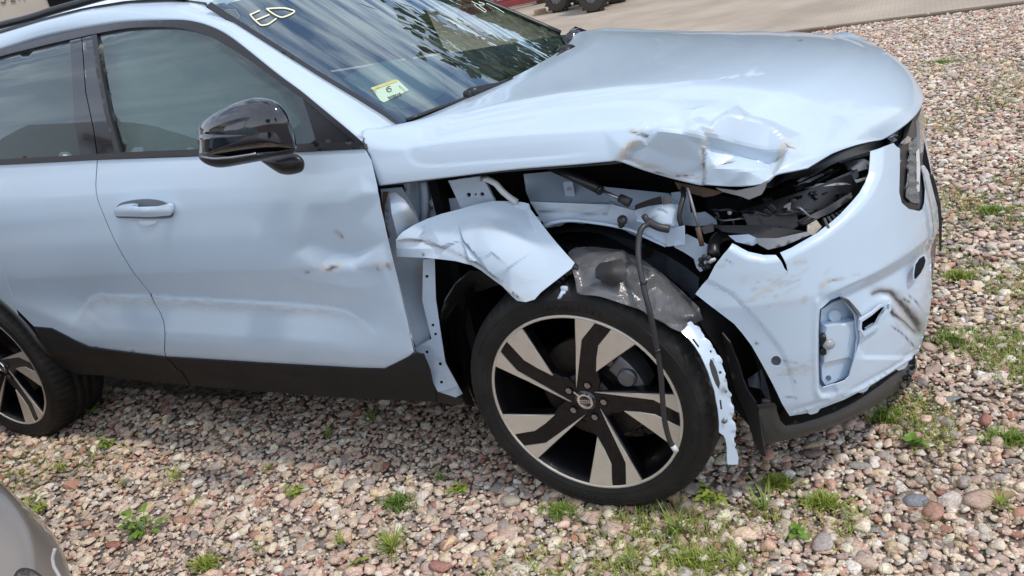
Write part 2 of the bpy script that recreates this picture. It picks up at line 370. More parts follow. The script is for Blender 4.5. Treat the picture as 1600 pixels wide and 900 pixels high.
def rs(P, n):
    P = np.asarray(P, float); d = np.concatenate([[0], np.cumsum(np.linalg.norm(np.diff(P, axis=0), axis=1))]); s = np.linspace(0, d[-1], n)
    return np.stack([np.interp(s, d, P[:, k]) for k in range(P.shape[1])], 1)

# ================================================================== the crashed car
CAR = thing('crashed_car', (-1.35, .93, 0), 'light blue crashed car with crumpled bonnet and torn front wing', 'car')
def g2(q, c, s, rot=0):
    d = q-np.array(c, float); a, b = math.cos(rot), math.sin(rot); u = d[:, 0]*a+d[:, 1]*b; v = -d[:, 0]*b+d[:, 1]*a
    return np.exp(-(u/s[0])**2-(v/s[1])**2)
def streak(q, line, w, fade=.12):
    d, t, s = pdist(q, line); return np.exp(-(d/w)**2)*np.clip(np.minimum(t, 1-t)/fade+.15, 0, 1)
LEDGE = sp([(112, 508), (124, 480), (140, 467), (170, 466), (260, 470), (400, 477), (480, 483), (520, 486), (545, 492), (570, 507), (592, 526)], 5)
def ledge(q):
    d, t, s = pdist(q, LEDGE); w = np.clip(t/.06, 0, 1)*np.clip((1-t)/.22, 0, 1)
    return -w*np.where(s > 0, .028*np.clip(1-d/50, 0, 1)**1.25-.006*np.clip(d/2, 0, 1)*np.clip(1-d/40, 0, 1), .028*np.exp(-(d/50)**1.3))
def ledge_dirt(q):
    d, t, s = pdist(q, LEDGE); return np.where(s > 0, np.clip(1.45-d/15, 0, 1)*np.clip(d/1, 0, 1), 0)*np.clip(t/.05, 0, 1)*np.clip((1-t)/.25, 0, 1)*.8
def shift(L, d):
    L = np.array(L, float); g = np.gradient(L, axis=0); g /= np.linalg.norm(g, axis=1)[:, None]; return L+np.stack([-g[:, 1], g[:, 0]], 1)*d
LEDGE_LINES = [shift(LEDGE, -.7), shift(LEDGE, .9), shift(LEDGE, 9)]
CREASE = [(0, 440), (200, 433), (400, 427), (470, 424), (540, 419), (620, 412)]
def crease(q):
    d, t, s = pdist(q, CREASE); return np.where(s < 0, .0035, .002)*np.exp(-(d/16))*np.clip(q[:, 0]/60, 0, 1)
_dd = facets([(380, 330, 0), (430, 270, 0), (560, 270, 0), (600, 300, -.002), (640, 520, 0), (420, 430, 0), (450, 470, 0), (560, 500, 0), (620, 470, .002),
              (455, 395, -.004), (480, 385, -.014), (520, 402, -.020), (545, 404, -.018), (500, 350, -.010), (560, 345, -.006), (530, 318, -.002), (570, 300, .004), (480, 320, 0),
              (490, 424, -.004), (520, 424, -.004), (560, 420, -.001), (600, 414, .003), (500, 450, .002), (560, 452, .004), (600, 380, -.004), (540, 375, -.012), (445, 430, 0), (600, 440, .003)], 3.5)
def door_disp(q): return ledge(q)+crease(q)+_dd(q)*1.45-.012*g2(q, (355, 322), (9, 9))*0
F_FRONT = [(570, 233), (580, 251), (589, 290), (593, 323), (603, 367), (613, 403), (618, 423), (627, 463), (637, 503), (646, 550)]
F_SEAM = sp([(152, 250), (150, 300), (163, 340), (183, 387), (207, 432), (230, 470), (248, 493), (257, 517), (257, 547), (259, 557)], 4)
tear = [(501, 426), (508, 420), (519, 417), (528, 418), (524, 423), (514, 427), (503, 429)]
tear2 = [(518, 361), (522, 366), (528, 370), (530, 376), (525, 373), (521, 368)]
FDOOR = panel('front_door', [(p[0]+.8, p[1]) for p in F_SEAM][::-1]+[(300, 245), (440, 239), (500, 236)]+F_FRONT+[(636, 559), (600, 576), (560, 575), (400, 566)],
    on_side(), 'blue_paint', CAR, step=4.5, lines=LEDGE_LINES+[CREASE], disp=door_disp, th=.0012,
    paint={'dirt': lambda q: ledge_dirt(q)+.35*streak(q, [(575, 418), (618, 412)], 7)+.25*g2(q, (500, 240+200), (60, 18)),
           'bare': lambda q: 1.0*streak(q, [(476, 426), (500, 424), (535, 418)], 2.2)+1.2*streak(q, [(499, 427), (512, 422), (528, 416.5)], 3.6, .3)+.8*streak(q, [(580, 413), (618, 414)], 3.4)+.8*streak(q, tear2, 2)+.5*streak(q, [(635, 525), (645, 530)], 3),
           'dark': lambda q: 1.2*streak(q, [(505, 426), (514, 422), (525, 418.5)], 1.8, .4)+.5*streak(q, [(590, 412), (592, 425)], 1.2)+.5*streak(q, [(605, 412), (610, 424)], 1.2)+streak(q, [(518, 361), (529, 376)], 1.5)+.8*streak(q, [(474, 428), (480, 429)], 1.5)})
panel('door_mud_shield', [(586, 300), (604, 370), (620, 430), (640, 505), (649, 552), (640, 556), (620, 500), (600, 420), (580, 330)], on_side(.03), 'inner_paint', FDOOR)
RD_TOP = [(-90, 263), (0, 258), (80, 254)]
RDOOR = panel('rear_door', RD_TOP+[(p[0]-.6, p[1]) for p in F_SEAM]+[(167, 545), (140, 541), (118, 531), (100, 522), (80, 512), (53, 510), (20, 477), (0, 455), (-20, 437), (-45, 418), (-78, 398), (-88, 340)],
    on_side(), 'blue_paint', CAR, step=5, lines=LEDGE_LINES+[CREASE], disp=lambda q: ledge(q)+crease(q), paint={'dirt': ledge_dirt})
# gap behind the seam and the door bodies
panel('door_gap', [(p[0]-5, p[1]) for p in F_SEAM]+[(p[0]+5, p[1]) for p in F_SEAM][::-1], on_side(.006), material('gap_grey', (.10, .12, .15), .6), RDOOR, th=0, step=4, disp=lambda q: ledge(q)+crease(q)-.002)
# cladding along the sill
def clad(q): 
    d, t, s = pdist(q, [(90, 548), (170, 566), (300, 579), (480, 590), (680, 603)]); return np.where(s > 0, 0, .006*np.exp(-(d/10)))
panel('door_cladding', [(53, 511), (80, 513.5), (100, 523.5), (118, 533), (140, 543), (167, 547), (260, 558.5), (283, 581), (296, 602), (233, 597), (167, 587), (123, 585), (100, 576), (86, 566), (70, 543)], on_side(-.006), 'sill_plastic', RDOOR, disp=clad, th=.006)
panel('door_cladding', [(262, 558.5), (400, 567.5), (560, 576.5), (600, 577.5), (640, 557), (650, 552), (661, 554), (672, 580), (683, 628), (540, 622), (400, 611), (298.5, 602.5), (285, 580)], on_side(-.006), 'sill_plastic', FDOOR, disp=clad, th=.006)
plate('sill_end', [(655, 556), (663, 556), (700, 615), (722, 622), (720, 632), (684, 629), (676, 600)], .12, 'black_plastic', CAR)
# rear quarter (mostly outside the frame)
ang = np.linspace(-.35, math.pi*.98, 22); arch = [(-2.702+.405*math.cos(a), .36+.405*math.sin(a)) for a in ang]
def sidepx(pts):
    P = np.array([(a, S(a, b), b) for a, b in pts]); return px(P)
rq = [(-2.34, 1.21)]+[(-2.33, z) for z in (1.1, .9, .78)]+[p for p in arch if p[1] > .5 and p[0] < -2.36]+[(-3.12, .36), (-3.45, .42), (-3.5, .7), (-3.5, 1.0), (-3.42, 1.26), (-2.9, 1.24)]
panel('rear_wing', [tuple(v) for v in sidepx(rq)], on_side(), 'blue_paint', CAR, step=16)
mb = MB()
for r0, r1, yy in ((.392, .414, .0), ):
    prof = []
    for a in np.linspace(.12, math.pi-.05, 40):
        for r in (r0, r1): prof.append((-2.702+r*math.cos(a), float(S(0, .36+r*math.sin(a)))-.008, .36+r*math.sin(a)))
    mb.add(prof, [(2*i, 2*i+1, 2*i+3, 2*i+2) for i in range(39)])
o = mb.build('arch_trim', 'black_plastic', CAR, True); m_ = o.modifiers.new('thickness', 'SOLIDIFY'); m_.thickness = .02
V = []; rz_ = [1.17, 1.25, 1.35, 1.45, 1.53, 1.575]
for i in range(10):
    t = i/9
    for z in rz_: x = -2.30-(.06+1.12*t)+(z-1.17)*.35*t; V.append((x, float(S(x, z))+.006+.05*t*t, z))
obj('rear_pillar', V, [(i*6+j, i*6+j+1, (i+1)*6+j+1, (i+1)*6+j) for i in range(9) for j in range(5)], 'blue_paint', CAR)
# ---- glass house
GL_TOP = sp([(152, 52), (200, 44), (250, 42), (283, 44), (317, 53), (350, 69), (400, 101), (443, 133), (473, 154)], 4)
TR_TOP = sp([(-80, 102), (0, 78), (67, 58), (140, 43), (200, 34), (267, 31), (300, 33), (333, 43), (367, 63), (433, 115), (467, 140), (500, 167), (533, 194), (566, 222)], 5)
TR_LOW = sp([(-80, 112), (0, 88), (67, 71), (115, 60), (152, 52), (200, 44), (250, 42), (283, 44), (317, 53), (350, 69), (400, 101), (443, 133), (473, 154), (500, 177), (530, 202), (556, 222)], 5)
panel('window_trim', TR_TOP+[(571, 230)]+TR_LOW[::-1], on_side(-.004), 'trim_black', CAR, th=.012)
panel('belt_trim', [(-90, 252), (0, 249), (128, 242), (190, 238), (310, 233), (463, 225), (556, 221), (569, 224), (571, 232), (463, 237), (310, 243.5), (150, 249.5), (0, 257.5), (-90, 262)], on_side(-.006), 'trim_black', CAR, th=.012)
FW = panel('side_window', GL_TOP+[(484, 188), (495, 222), (463, 227), (310, 235), (188, 240), (170, 173), (157, 100)], on_side(.010), 'window_glass', FDOOR, th=0, step=12)
RW = panel('side_window', [(-80, 110), (0, 87), (67, 70), (110, 60), (113, 110), (118, 190), (128, 243), (0, 250), (-80, 253)], on_side(.010), 'privacy_glass', RDOOR, th=0, step=12)
panel('mirror_sail', [(473, 154), (500, 178), (530, 203), (555, 222), (495, 224), (484, 188)], on_side(.002), 'satin_black', FDOOR, th=.012)
panel('window_post', [(109, 60), (127, 57), (133, 143), (145, 200), (151, 242), (126, 243), (116, 190), (112, 110)], on_side(.001), 'gloss_black', RDOOR, th=.012)
panel('window_post', [(128.5, 57), (144, 53), (150, 110), (162, 170), (180, 239), (153, 242), (146.5, 200), (134.5, 143)], on_side(.001), 'gloss_black', FDOOR, th=.012)
panel('window_strip', [(143, 54), (151, 53), (157, 105), (170, 175), (188, 240), (180, 241), (162, 172), (150, 108)], on_side(-.001), 'trim_black', FDOOR, th=.01)
# roof rail side (cant rail) and front pillar
A = on_side()(np.array([p for p in TR_TOP]))
UP1 = [(-80, 78), (0, 53), (67, 33), (133, 16), (200, 6), (267, 3), (300, 4), (322, 9)]
UP2 = [(322, 9), (370, 39), (433, 79), (500, 121), (560, 157), (600, 182), (615, 193), (625, 199)]
yy = np.interp(np.array(UP1)[:, 0], [-80, 322], [.33, .365])
B1 = on_y(np.array(UP1), yy); B2 = on_wind(.012)(np.array(UP2[1:]))
Bl = np.vstack([B1, B2]); 
A = np.vstack([A, [at(569, 210, .09)]])
ribbon('roof_pillar', rs(A, 70), rs(Bl, 70), 'blue_paint', CAR, bulge=.012, n=8)
a3 = [at(*p) for p in ((-80, 74, .345), (0, 47, .35), (67, 29, .36), (133, 12, .37), (200, 1, .375), (267, -3, .38), (322, 4, .385))]
ribbon('roof_ditch', rs(B1+np.array([0, .01, -.002]), 20), rs(a3, 20), 'trim_black', CAR, n=2)
rail = MB().tube(rs([at(x, y, .38) for x, y in sp([(-300, 140), (-80, 62), (0, 40), (48, 28), (85, 16), (125, 5), (165, -6), (230, -16), (262, -12), (290, -4)], 4)], 50), .014, 10)
rail.build('roof_rail', 'satin_black', CAR, True)
# roof and far side
V = []; nx, ny = 24, 16
for i in range(nx+1):
    X = -1.17-2.2*i/nx
    for j in range(ny+1):
        v = j/ny*2-1; Y = .93+v*.57; V.append((X-.0+.13*(1-v*v)*(1-i/nx), Y, 1.545+.075*(1-v*v)+.055*math.sin(min(1, i/nx*1.5)*math.pi*.62)-.05*max(0, i/nx-.75)*4))
obj('roof', V, [(i*(ny+1)+j, i*(ny+1)+j+1, (i+1)*(ny+1)+j+1, (i+1)*(ny+1)+j) for i in range(nx) for j in range(ny)], 'blue_paint', CAR)
V = []; zs = [.3, .45, .65, .8, 1.0, 1.12]; xs = np.linspace(-3.5, -.42, 24)
for x in xs:
    for z in zs: V.append((x, WID-float(S(x, z)), z))
k = len(zs); obj('far_side', V, [(i*k+j, i*k+j+1, (i+1)*k+j+1, (i+1)*k+j) for i in range(23) for j in range(k-1)], 'blue_paint', CAR)
V = []
for x in xs[:18]:
    for z in (1.13, 1.3, 1.45, 1.56): V.append((x, WID-float(S(x, z)), z))
obj('far_windows', V, [(i*4+j, i*4+j+1, (i+1)*4+j+1, (i+1)*4+j) for i in range(17) for j in range(3)], 'privacy_glass', CAR)
V = [(-3.5, Y, z) for Y in (.05, .5, 1.36, 1.81) for z in (.4, .8, 1.25)]; V += [(-3.42, Y, 1.5) for Y in (.25, .6, 1.26, 1.6)]
obj('tailgate', V, [(i*3+j, i*3+j+1, (i+1)*3+j+1, (i+1)*3+j) for i in range(3) for j in range(2)]+[(2, 12, 13, 5), (5, 13, 14, 8), (8, 14, 15, 11)], 'blue_paint', CAR)
MB().box((-1.55, .98, .25), (3.6, 1.45, .05)).box((-1.7, .98, .34), (3.4, 1.4, .08)).build('underbody', 'void_black', CAR)
# ---- windscreen
WSQ = [(340, -8), (328, 9), (370, 37), (433, 76), (500, 117), (560, 152), (600, 177), (623, 193), (633, 190), (680, 175), (720, 163), (770, 143), (830, 113), (870, 90), (904, 70)]
Lm = np.array([(-.556, 1.66, 1.14), (-.75, 1.61, 1.27), (-.97, 1.55, 1.41), (-1.185, 1.48, 1.56)]); Lp = px(Lm)
WS = panel('windscreen', WSQ+[(895, 62)]+[tuple(v) for v in Lp]+[(480, -60), (390, -40)], on_wind(), 'windscreen_glass', CAR, th=0, step=14)
panel('glass_border', [(330, 8), (370, 37), (433, 76), (500, 117), (560, 152), (600, 177), (623, 193), (680, 175), (720, 163), (770, 143), (830, 113), (870, 90), (904, 70), (885, 62), (855, 86), (815, 106), (755, 130), (715, 148), (660, 166), (628, 169), (609, 166), (575, 147), (510, 107), (440, 64), (385, 30), (350, 4)],
      on_wind(-.007), 'trim_black', WS, th=0, step=10)
panel('pillar_seal', [(322, 9), (370, 39), (433, 79), (500, 121), (560, 157), (600, 182), (623, 197), (627, 193), (604, 176), (563, 150), (503, 114), (437, 72), (374, 32), (330, 3)], on_wind(.004), 'trim_black', WS, th=.006, step=8)
lin = Lm+np.array([.0, .0, .006]); MB().tube(rs(lin, 12), .012, 8).build('far_seal', 'satin_black', WS, True)
panel('sticker', [(580, 137), (618, 124), (623, 126), (639, 141), (600, 160), (594, 157)], on_wind(.002), material('sticker_paper', (.44, .58, .44), .5), WS, th=.0005, step=8)
panel('sticker_band', [(579, 138), (619, 124), (621, 127), (583, 141)], on_wind(.0035), material('sticker_yellow', (.52, .47, .14), .5), WS, th=0, step=8)
INK = material('ink', (.05, .06, .06), .6); CHK = material('chalk_marker', (.85, .78, .55), .6); CHW = material('chalk_pale', (.62, .72, .62), .6)
def stroke(mbx, line, w, off=.004, n=6):
    L = np.array(line, float); d = np.gradient(L, axis=0); nn = np.stack([-d[:, 1], d[:, 0]], 1); nn /= np.linalg.norm(nn, axis=1)[:, None]+1e-9
    a = on_wind(off)(L+nn*w/2); b = on_wind(off)(L-nn*w/2); m = len(L); mbx.add(np.vstack([a, b]), [(i, i+1, m+i+1, m+i) for i in range(m-1)])
mb = MB()
c6 = [(609.5, 134.5), (606.5, 135.5), (604, 138), (604.5, 141), (607, 143), (610, 142.5), (611.5, 140), (609.5, 138), (606.5, 138.5), (605, 140)]
stroke(mb, sp(c6, 4), 1.2)
for y0, a, b in ((0, 0, 22), (4.5, 1, 20)):
    for i in range(7): stroke(mb, [(606+i*2.9+y0*.5, 152.5-i*1.05+y0*.35), (607.9+i*2.9+y0*.5, 151.8-i*1.05+y0*.35)], 1.5 if i % 3 else 2.2)
for i in range(4): stroke(mb, [(624+i*2.6, 134+i*2.6), (625.6+i*2.6, 136+i*2.2)], 1.0)
mb.build('sticker_print', INK, WS)
mb = MB()
for L in ([(390.5, 21.5), (394, 27), (400, 33), (406, 38), (410, 39.5)], [(390, 23), (397, 20), (406, 16)], [(399, 31.5), (408, 28), (421, 22.5)], [(410, 39.5), (420, 37), (432, 28.5)],
          [(417, 14), (425, 20), (434, 25), (441, 27)], [(416, 13.5), (430, 12.5), (445, 12.5), (455, 15), (460, 17), (458, 20), (450, 24), (441, 27)]):
    stroke(mb, sp(L, 4), 2.0)
mb.build('marker_letters', CHK, WS)
mb = MB()
for L in ([(737, 2), (743, 5), (752, 8), (757, 6), (748, 3)], [(741, 6), (744, 10), (752, 15), (758, 19), (759, 16), (752, 11), (748, 7)], [(760, 5), (775, 12), (788, 20)]): stroke(mb, sp(L, 4), 1.0)
mb.build('marker_scribble', CHW, WS)
# wipers and cowl
mb = MB(); wp = on_wind(.016)
mb.tube(rs(wp(np.array([(636, 188), (690, 168), (733, 152), (790, 130), (826, 116)])), 14), .007, 6)
mb.tube(rs(on_wind(.03)(np.array([(734, 146), (756, 138), (777, 134), (800, 124)])), 8), [.016, .016, .013, .012, .01, .009, .008, .007], 8)
P0 = on_wind(.02)(np.array([(735, 147)]))[0]; mb.box(P0, (.03, .05, .03), bev=.005)
mb.build('wiper', 'satin_black', CAR, True)
mb = MB()
mb.tube(rs(wp(np.array([(832, 111), (860, 96), (885, 80), (905, 68)])), 10), .007, 6)
P0 = on_wind(.03)(np.array([(884, 79)]))[0]; mb.box(P0, (.06, .07, .035), bev=.01); mb.tube(rs(on_wind(.028)(np.array([(884, 80), (868, 94), (858, 102)])), 6), [.014, .013, .012, .01, .009, .008], 8)
mb.build('wiper', 'satin_black', CAR, True)
V = []
for i in range(21):
    u = -1+2*i/20; Y = .93+u*.80; X = -.53+.185*(1-u*u)
    V += [(X-.06, Y, 1.13), (X+.06, Y, 1.105), (X+.10, Y, 1.05)]
obj('cowl', V, [(i*3+j, i*3+j+1, (i+1)*3+j+1, (i+1)*3+j) for i in range(20) for j in range(2)], 'satin_black', CAR)
MB().tube([(-.50, 1.60, 1.115), (-.50, 1.70, 1.12), (-.46, 1.76, 1.10)], [.03, .04, .02], 8).build('cowl_corner', 'gloss_black', CAR, True)
# ---- cabin
mb = MB(); mb.box((-.75, .93, .98), (.45, 1.45, .22), bev=.06); mb.build('dashboard', 'dash', CAR, True)
mb = MB()
a = np.linspace(0, 2*math.pi, 33); ctr = np.array([-1.0, 1.33, 1.07]); t = R_(24)
ring = [ctr+.185*(np.array([0, 1, 0])*math.cos(v)+np.array([-math.sin(t), 0, math.cos(t)])*math.sin(v)) for v in a]
mb.tube(ring, .016, 8, False); mb.box(ctr, (.06, .16, .12), bev=.02)
for v in (0, math.pi, 1.5*math.pi): mb.tube([ctr, ctr+.18*(np.array([0, 1, 0])*math.cos(v)+np.array([-math.sin(t), 0, math.cos(t)])*math.sin(v))], .016, 6)
mb.build('steering_wheel', 'satin_black', CAR, True)
for Y in (.52, 1.34):
    mb = MB(); c_, s_ = math.cos(R_(-16)), math.sin(R_(-16)); ro = ((c_, 0, s_), (0, 1, 0), (-s_, 0, c_))
    mb.box((-1.45, Y, .62), (.5, .5, .16), bev=.06).box((-1.74, Y, .93), (.16, .48, .66), ro, .06).box((-1.85, Y, 1.36), (.1, .26, .18), ro, .04).build('seat', 'seat_cloth', CAR, True)
# airbag curtain hanging inside the front window, deployed passenger airbag behind the windscreen
plate('airbag_curtain', [(158, 58), (250, 46), (320, 60), (380, 105), (440, 150), (470, 190), (440, 222), (300, 234), (196, 240), (180, 180), (166, 110)], on_side(.07), 'curtain', CAR, th=.03, step=10, disp=lambda q: .008*np.sin(q[:, 0]/11+q[:, 1]/40))
mb = MB(); n, m = 20, 12; V = []
for i in range(m+1):
    a = math.pi*i/m
    for k in range(n): b = 2*math.pi*k/n; V.append((-.93+.20*math.sin(a)*math.cos(b), .78+.30*math.cos(a), 1.10+.15*math.sin(a)*math.sin(b)))
mb.add(V, [(i*n+k, i*n+(k+1) % n, (i+1)*n+(k+1) % n, (i+1)*n+k) for i in range(m) for k in range(n)]); mb.build('airbag', 'curtain', CAR, True)
# ---- door handle
hp = on_depth(-.022)
HD = panel('door_handle', sp([(180, 328), (188, 321), (207, 318), (209, 323), (245, 322), (262, 319), (267, 325), (268, 335), (255, 337), (233, 339), (200, 338), (182, 337), (180, 328)], 3), on_depth([(180, 330), (224, 330), (268, 330), (224, 318), (224, 339)], [.0, -.026, .0, -.018, -.02]), 'blue_paint', FDOOR, th=.02, step=4, disp=lambda q: .006*np.clip(1-np.abs(q[:, 1]-329)/10, 0, 1))
panel('handle_shadow_sheet', sp([(179, 331), (186, 319), (205, 313), (233, 311), (256, 315), (269, 325), (270, 337), (262, 341), (240, 342), (200, 341), (183, 340), (179, 331)], 3), on_side(-.001), material('handle_shadow_gap', (.12, .14, .17), .5), HD, th=0, step=5)  # flat dark sheet: shade round the handle put in as colour
panel('handle_cup', sp([(213, 341), (248, 340), (243, 348), (232, 353), (220, 351), (213, 341)], 3), on_side(-.002), 'blue_paint', HD, th=0, step=3, disp=lambda q: -.006*np.clip((350-q[:, 1])/12, 0, 1))
# ---- wing mirror
def inflate(name, outline, Y, front, back, mat, parent, sink=(0, 0), pw=.5):
    L = dens(outline, 5); c = L.mean(0)+np.array(sink); P0 = on_y(L, Y); n = len(L); V = []; ks = [1, .985, .95, .88, .76, .6, .4, .2]
    C0 = on_y([c], Y)[0]; dr = -np.array([CAM-C0])[0]; dr /= np.linalg.norm(dr)
    for sgn, dep in ((-1, front), (1, back)):
        for k in ks: V += list(C0+(P0-C0)*k+dr*sgn*dep*(1-k**2.4)**pw)
        V.append(C0+dr*sgn*dep)
    F = []; m = len(ks)
    for h in range(2):
        b = h*(n*m+1)
        for r in range(m-1):
            for i in range(n): F.append((b+r*n+i, b+r*n+(i+1) % n, b+(r+1)*n+(i+1) % n, b+(r+1)*n+i)[::(1 if h else -1)])
        for i in range(n): F.append((b+(m-1)*n+i, b+(m-1)*n+(i+1) % n, b+m*n)[::(1 if h else -1)])
    return obj(name, V, F, mat, parent)
MIR = inflate('wing_mirror', sp([(308, 212), (309, 200), (322, 184), (350, 167), (376, 156), (402, 152), (428, 157), (446, 173), (457, 198), (463, 224), (461, 233), (440, 236), (400, 240), (350, 246), (318, 247), (311, 240), (308, 212)], 4), -.13, .085, .06, 'gloss_black', CAR, (6, 4))
inflate('mirror_base', sp([(310, 240), (318, 247), (350, 248), (400, 242), (440, 236), (462, 231), (458, 240), (447, 243), (420, 249), (383, 256), (346, 262), (325, 258), (312, 249), (310, 240)], 3), -.14, .05, .05, 'satin_black', MIR)
MB().tube(rs(on_y(np.array([(314, 245), (335, 248), (362, 246), (400, 240)]), -.192), 12), .0035, 6).build('mirror_chrome_strip', 'steel', MIR, True)
inflate('mirror_foot', sp([(405, 250), (430, 245), (458, 240), (472, 247), (476, 257), (472, 268), (455, 273), (440, 272), (428, 266), (405, 250)], 3), -.03, .035, .06, 'satin_black', MIR)
# ---- bonnet: rows run from the near lower edge over the top to the far side
NS = 210
L0 = [(593, 290), (640, 284), (700, 277), (800, 265), (900, 257), (950, 252.5), (966, 252), (1000, 263), (1050, 277), (1098, 287), (1150, 290), (1175, 288), (1197, 281), (1215, 273), (1240, 267), (1262, 262)]
Y0 = [.045, .045, .045, .045, .046, .05, .055, .075, .09, .10, .10, .10, .11, .12, .125, .14]
L1 = [(577, 241), (640, 231), (700, 221), (800, 211), (900, 205), (985, 200), (1050, 203), (1110, 212), (1160, 222), (1210, 232), (1262, 240), (1300, 240)]
Y1 = [.062, .066, .068, .07, .075, .085, .10, .12, .14, .16, .20, .26]
L2 = [(628, 198), (665, 186), (700, 177), (800, 158), (900, 143), (1000, 133), (1100, 131), (1200, 140), (1260, 155), (1310, 177), (1350, 200), (1378, 219)]
Y2 = [.215, .24, .255, .275, .285, .295, .31, .335, .37, .42, .46, .53]
def curve(L, Y, n=NS):
    q = np.column_stack([L, np.asarray(Y)*1000]); q = np.array(sp([tuple(v) for v in q], 8)) if True else q
    Q = rs(q, n); return on_y(Q[:, :2], Q[:, 2]/1000)
def sp3(P, n):
    P = np.asarray(P, float); Q = np.vstack([2*P[0]-P[1], P, 2*P[-1]-P[-2]]); out = []
    for i in range(1, len(Q)-2):
        a, b, c, d = Q[i-1:i+3]
        for t in np.arange(8)/8: out.append(.5*((2*b)+(c-a)*t+(2*a-5*b+4*c-d)*t*t+(3*b-a-3*c+d)*t**3))
    out.append(P[-1]); return rs(out, n)
def curve3(L, Y): return sp3(np.column_stack([np.array(L, float), np.array(Y)*1000.]), NS)
def c3(L, Y): q = curve3(L, Y); return on_y(q[:, :2], q[:, 2]/1000)
K0, K1, K2 = c3(L0, Y0), c3(L1, Y1), c3(L2, Y2)
top0 = np.array([at(572, 207, .10)])
MIRY = lambda P: P*np.array([1, -1, 1])+np.array([0, WID, 0])
s_ = np.linspace(0, 1, NS)
rows = []
def span(A, B, n, bul, up):
    for i in range(n):
        t = i/n; rows.append(A*(1-t)+B*t+np.array(up)*(bul*4*t*(1-t)))
span(K0, K1, 22, .004, (0, -.95, .3))
n0 = len(rows); span(K1, K2, 26, .006, (0, -.45, .9)); cw = np.clip(1-s_/.13, 0, 1)**1.6
for i in range(26):
    t = i/26; mid0 = .5*(K1[0]+K2[0]); rows[n0+i] = rows[n0+i]+cw[:, None]*(top0+np.array([-.012, 0, .0])-mid0)*(min(t, 1-t)*2)**.7
drop = np.interp(K2[:, 0], [-.5, -.36, -.16, .02, .2, .355, .5, .587, .654, .75], [0, .01, .05, .08, .098, .10, .085, .06, .01, -.02])
SHR = np.stack([0*drop, 0*drop, drop], 1)
M2 = MIRY(K2)-SHR; xr = -.53+.185; front = on_bump(.03)(np.array([(1439, 141)]))[0]
nT = 40
for i in range(nT):
    t = i/nT; P = K2*(1-t)+M2*t; w = 4*t*(1-t)
    P[:, 0] += w*((1-s_)*.15+s_*(.845-K2[-1, 0])); P[:, 2] += w*(.012*(1-s_**3)+s_**3*(-.008)); rows.append(P)
M1 = MIRY(c3(L1, Y1))-SHR; M0 = MIRY(K0)-SHR*.6
span(M2, M1, 12, .014, (0, .45, .9)); span(M1, M0, 8, .003, (0, .95, .3)); rows.append(M0)
H = np.array(rows)
from_c = H.copy()
for _ in range(2): from_c[1:-1] = .25*H[:-2]+.5*H[1:-1]+.25*H[2:]; H = from_c.copy()
nr = len(H); PX = px(H.reshape(-1, 3)).reshape(nr, NS, 2)
HC = [(860, 200, 0), (930, 230, 0), (955, 251, 0), (945, 205, 0), (985, 195, 0), (1010, 190, 0), (800, 300, 0), (800, 120, 0), (1400, 120, 0), (1400, 300, 0), (1100, 320, 0), (1180, 312, 0), (1000, 290, -.010), (1050, 300, -.016),
      (986, 203, .004), (1001, 206, .007), (1033, 206, .008), (1066, 212, .008), (1095, 217, .005), (1030, 197, 0), (1068, 199, -.001), (1012, 211, -.006), (1005, 214, -.008),
      (966, 250.5, .004), (976, 236, .009), (988, 224, .010), (1003, 220, .006), (984, 248, -.010), (992, 234, -.010), (1008, 226, -.010), (1000, 260, -.016), (1050, 273, -.022), (1094, 284, -.022), (1040, 240, -.014), (1094, 250, -.018), (1093, 225, -.006),
      (1097.5, 232, -.024), (1098, 260, -.026), (1101, 232, -.012), (1101, 260, -.006), (1101, 284, -.008),
      (1078, 188, .004), (1086, 176, .006), (1091, 200, .012), (1096, 182, -.002), (1104, 165, 0), (1060, 175, 0), (1104, 214, -.010), (1111, 204, .006), (1120, 195, .012), (1135, 189, .016), (1165, 192, .018), (1203, 204, .014), (1230, 222, .012), (1130, 178, .002), (1170, 181, .002), (1214, 194, .002), (1110, 190, -.002),
      (1106, 224, -.024), (1150, 236, -.028), (1197, 248, -.028), (1118, 262, .000), (1165, 270, .012), (1194, 262, -.006), (1130, 288, -.006), (1165, 290, -.004), (1197, 281, -.010), (1226, 226, .014), (1219, 245, -.016), (1206, 270, -.014), (1232, 234, .002), (1225, 256, .004), (1214, 270, .002), (1246, 233, .0), (1262, 242, 0), (1245, 266, 0), (1250, 210, 0), (1280, 200, 0), (1300, 258, 0), (1150, 165, 0)]
hd = facets(HC, .9)
q = PX.reshape(-1, 2); D = hd(q)*1.25
D += -.006*g2(q, (1105, 152), (60, 12))+.003*g2(q, (1245, 168), (50, 9), .35)+.002*g2(q, (1060, 178), (50, 9))
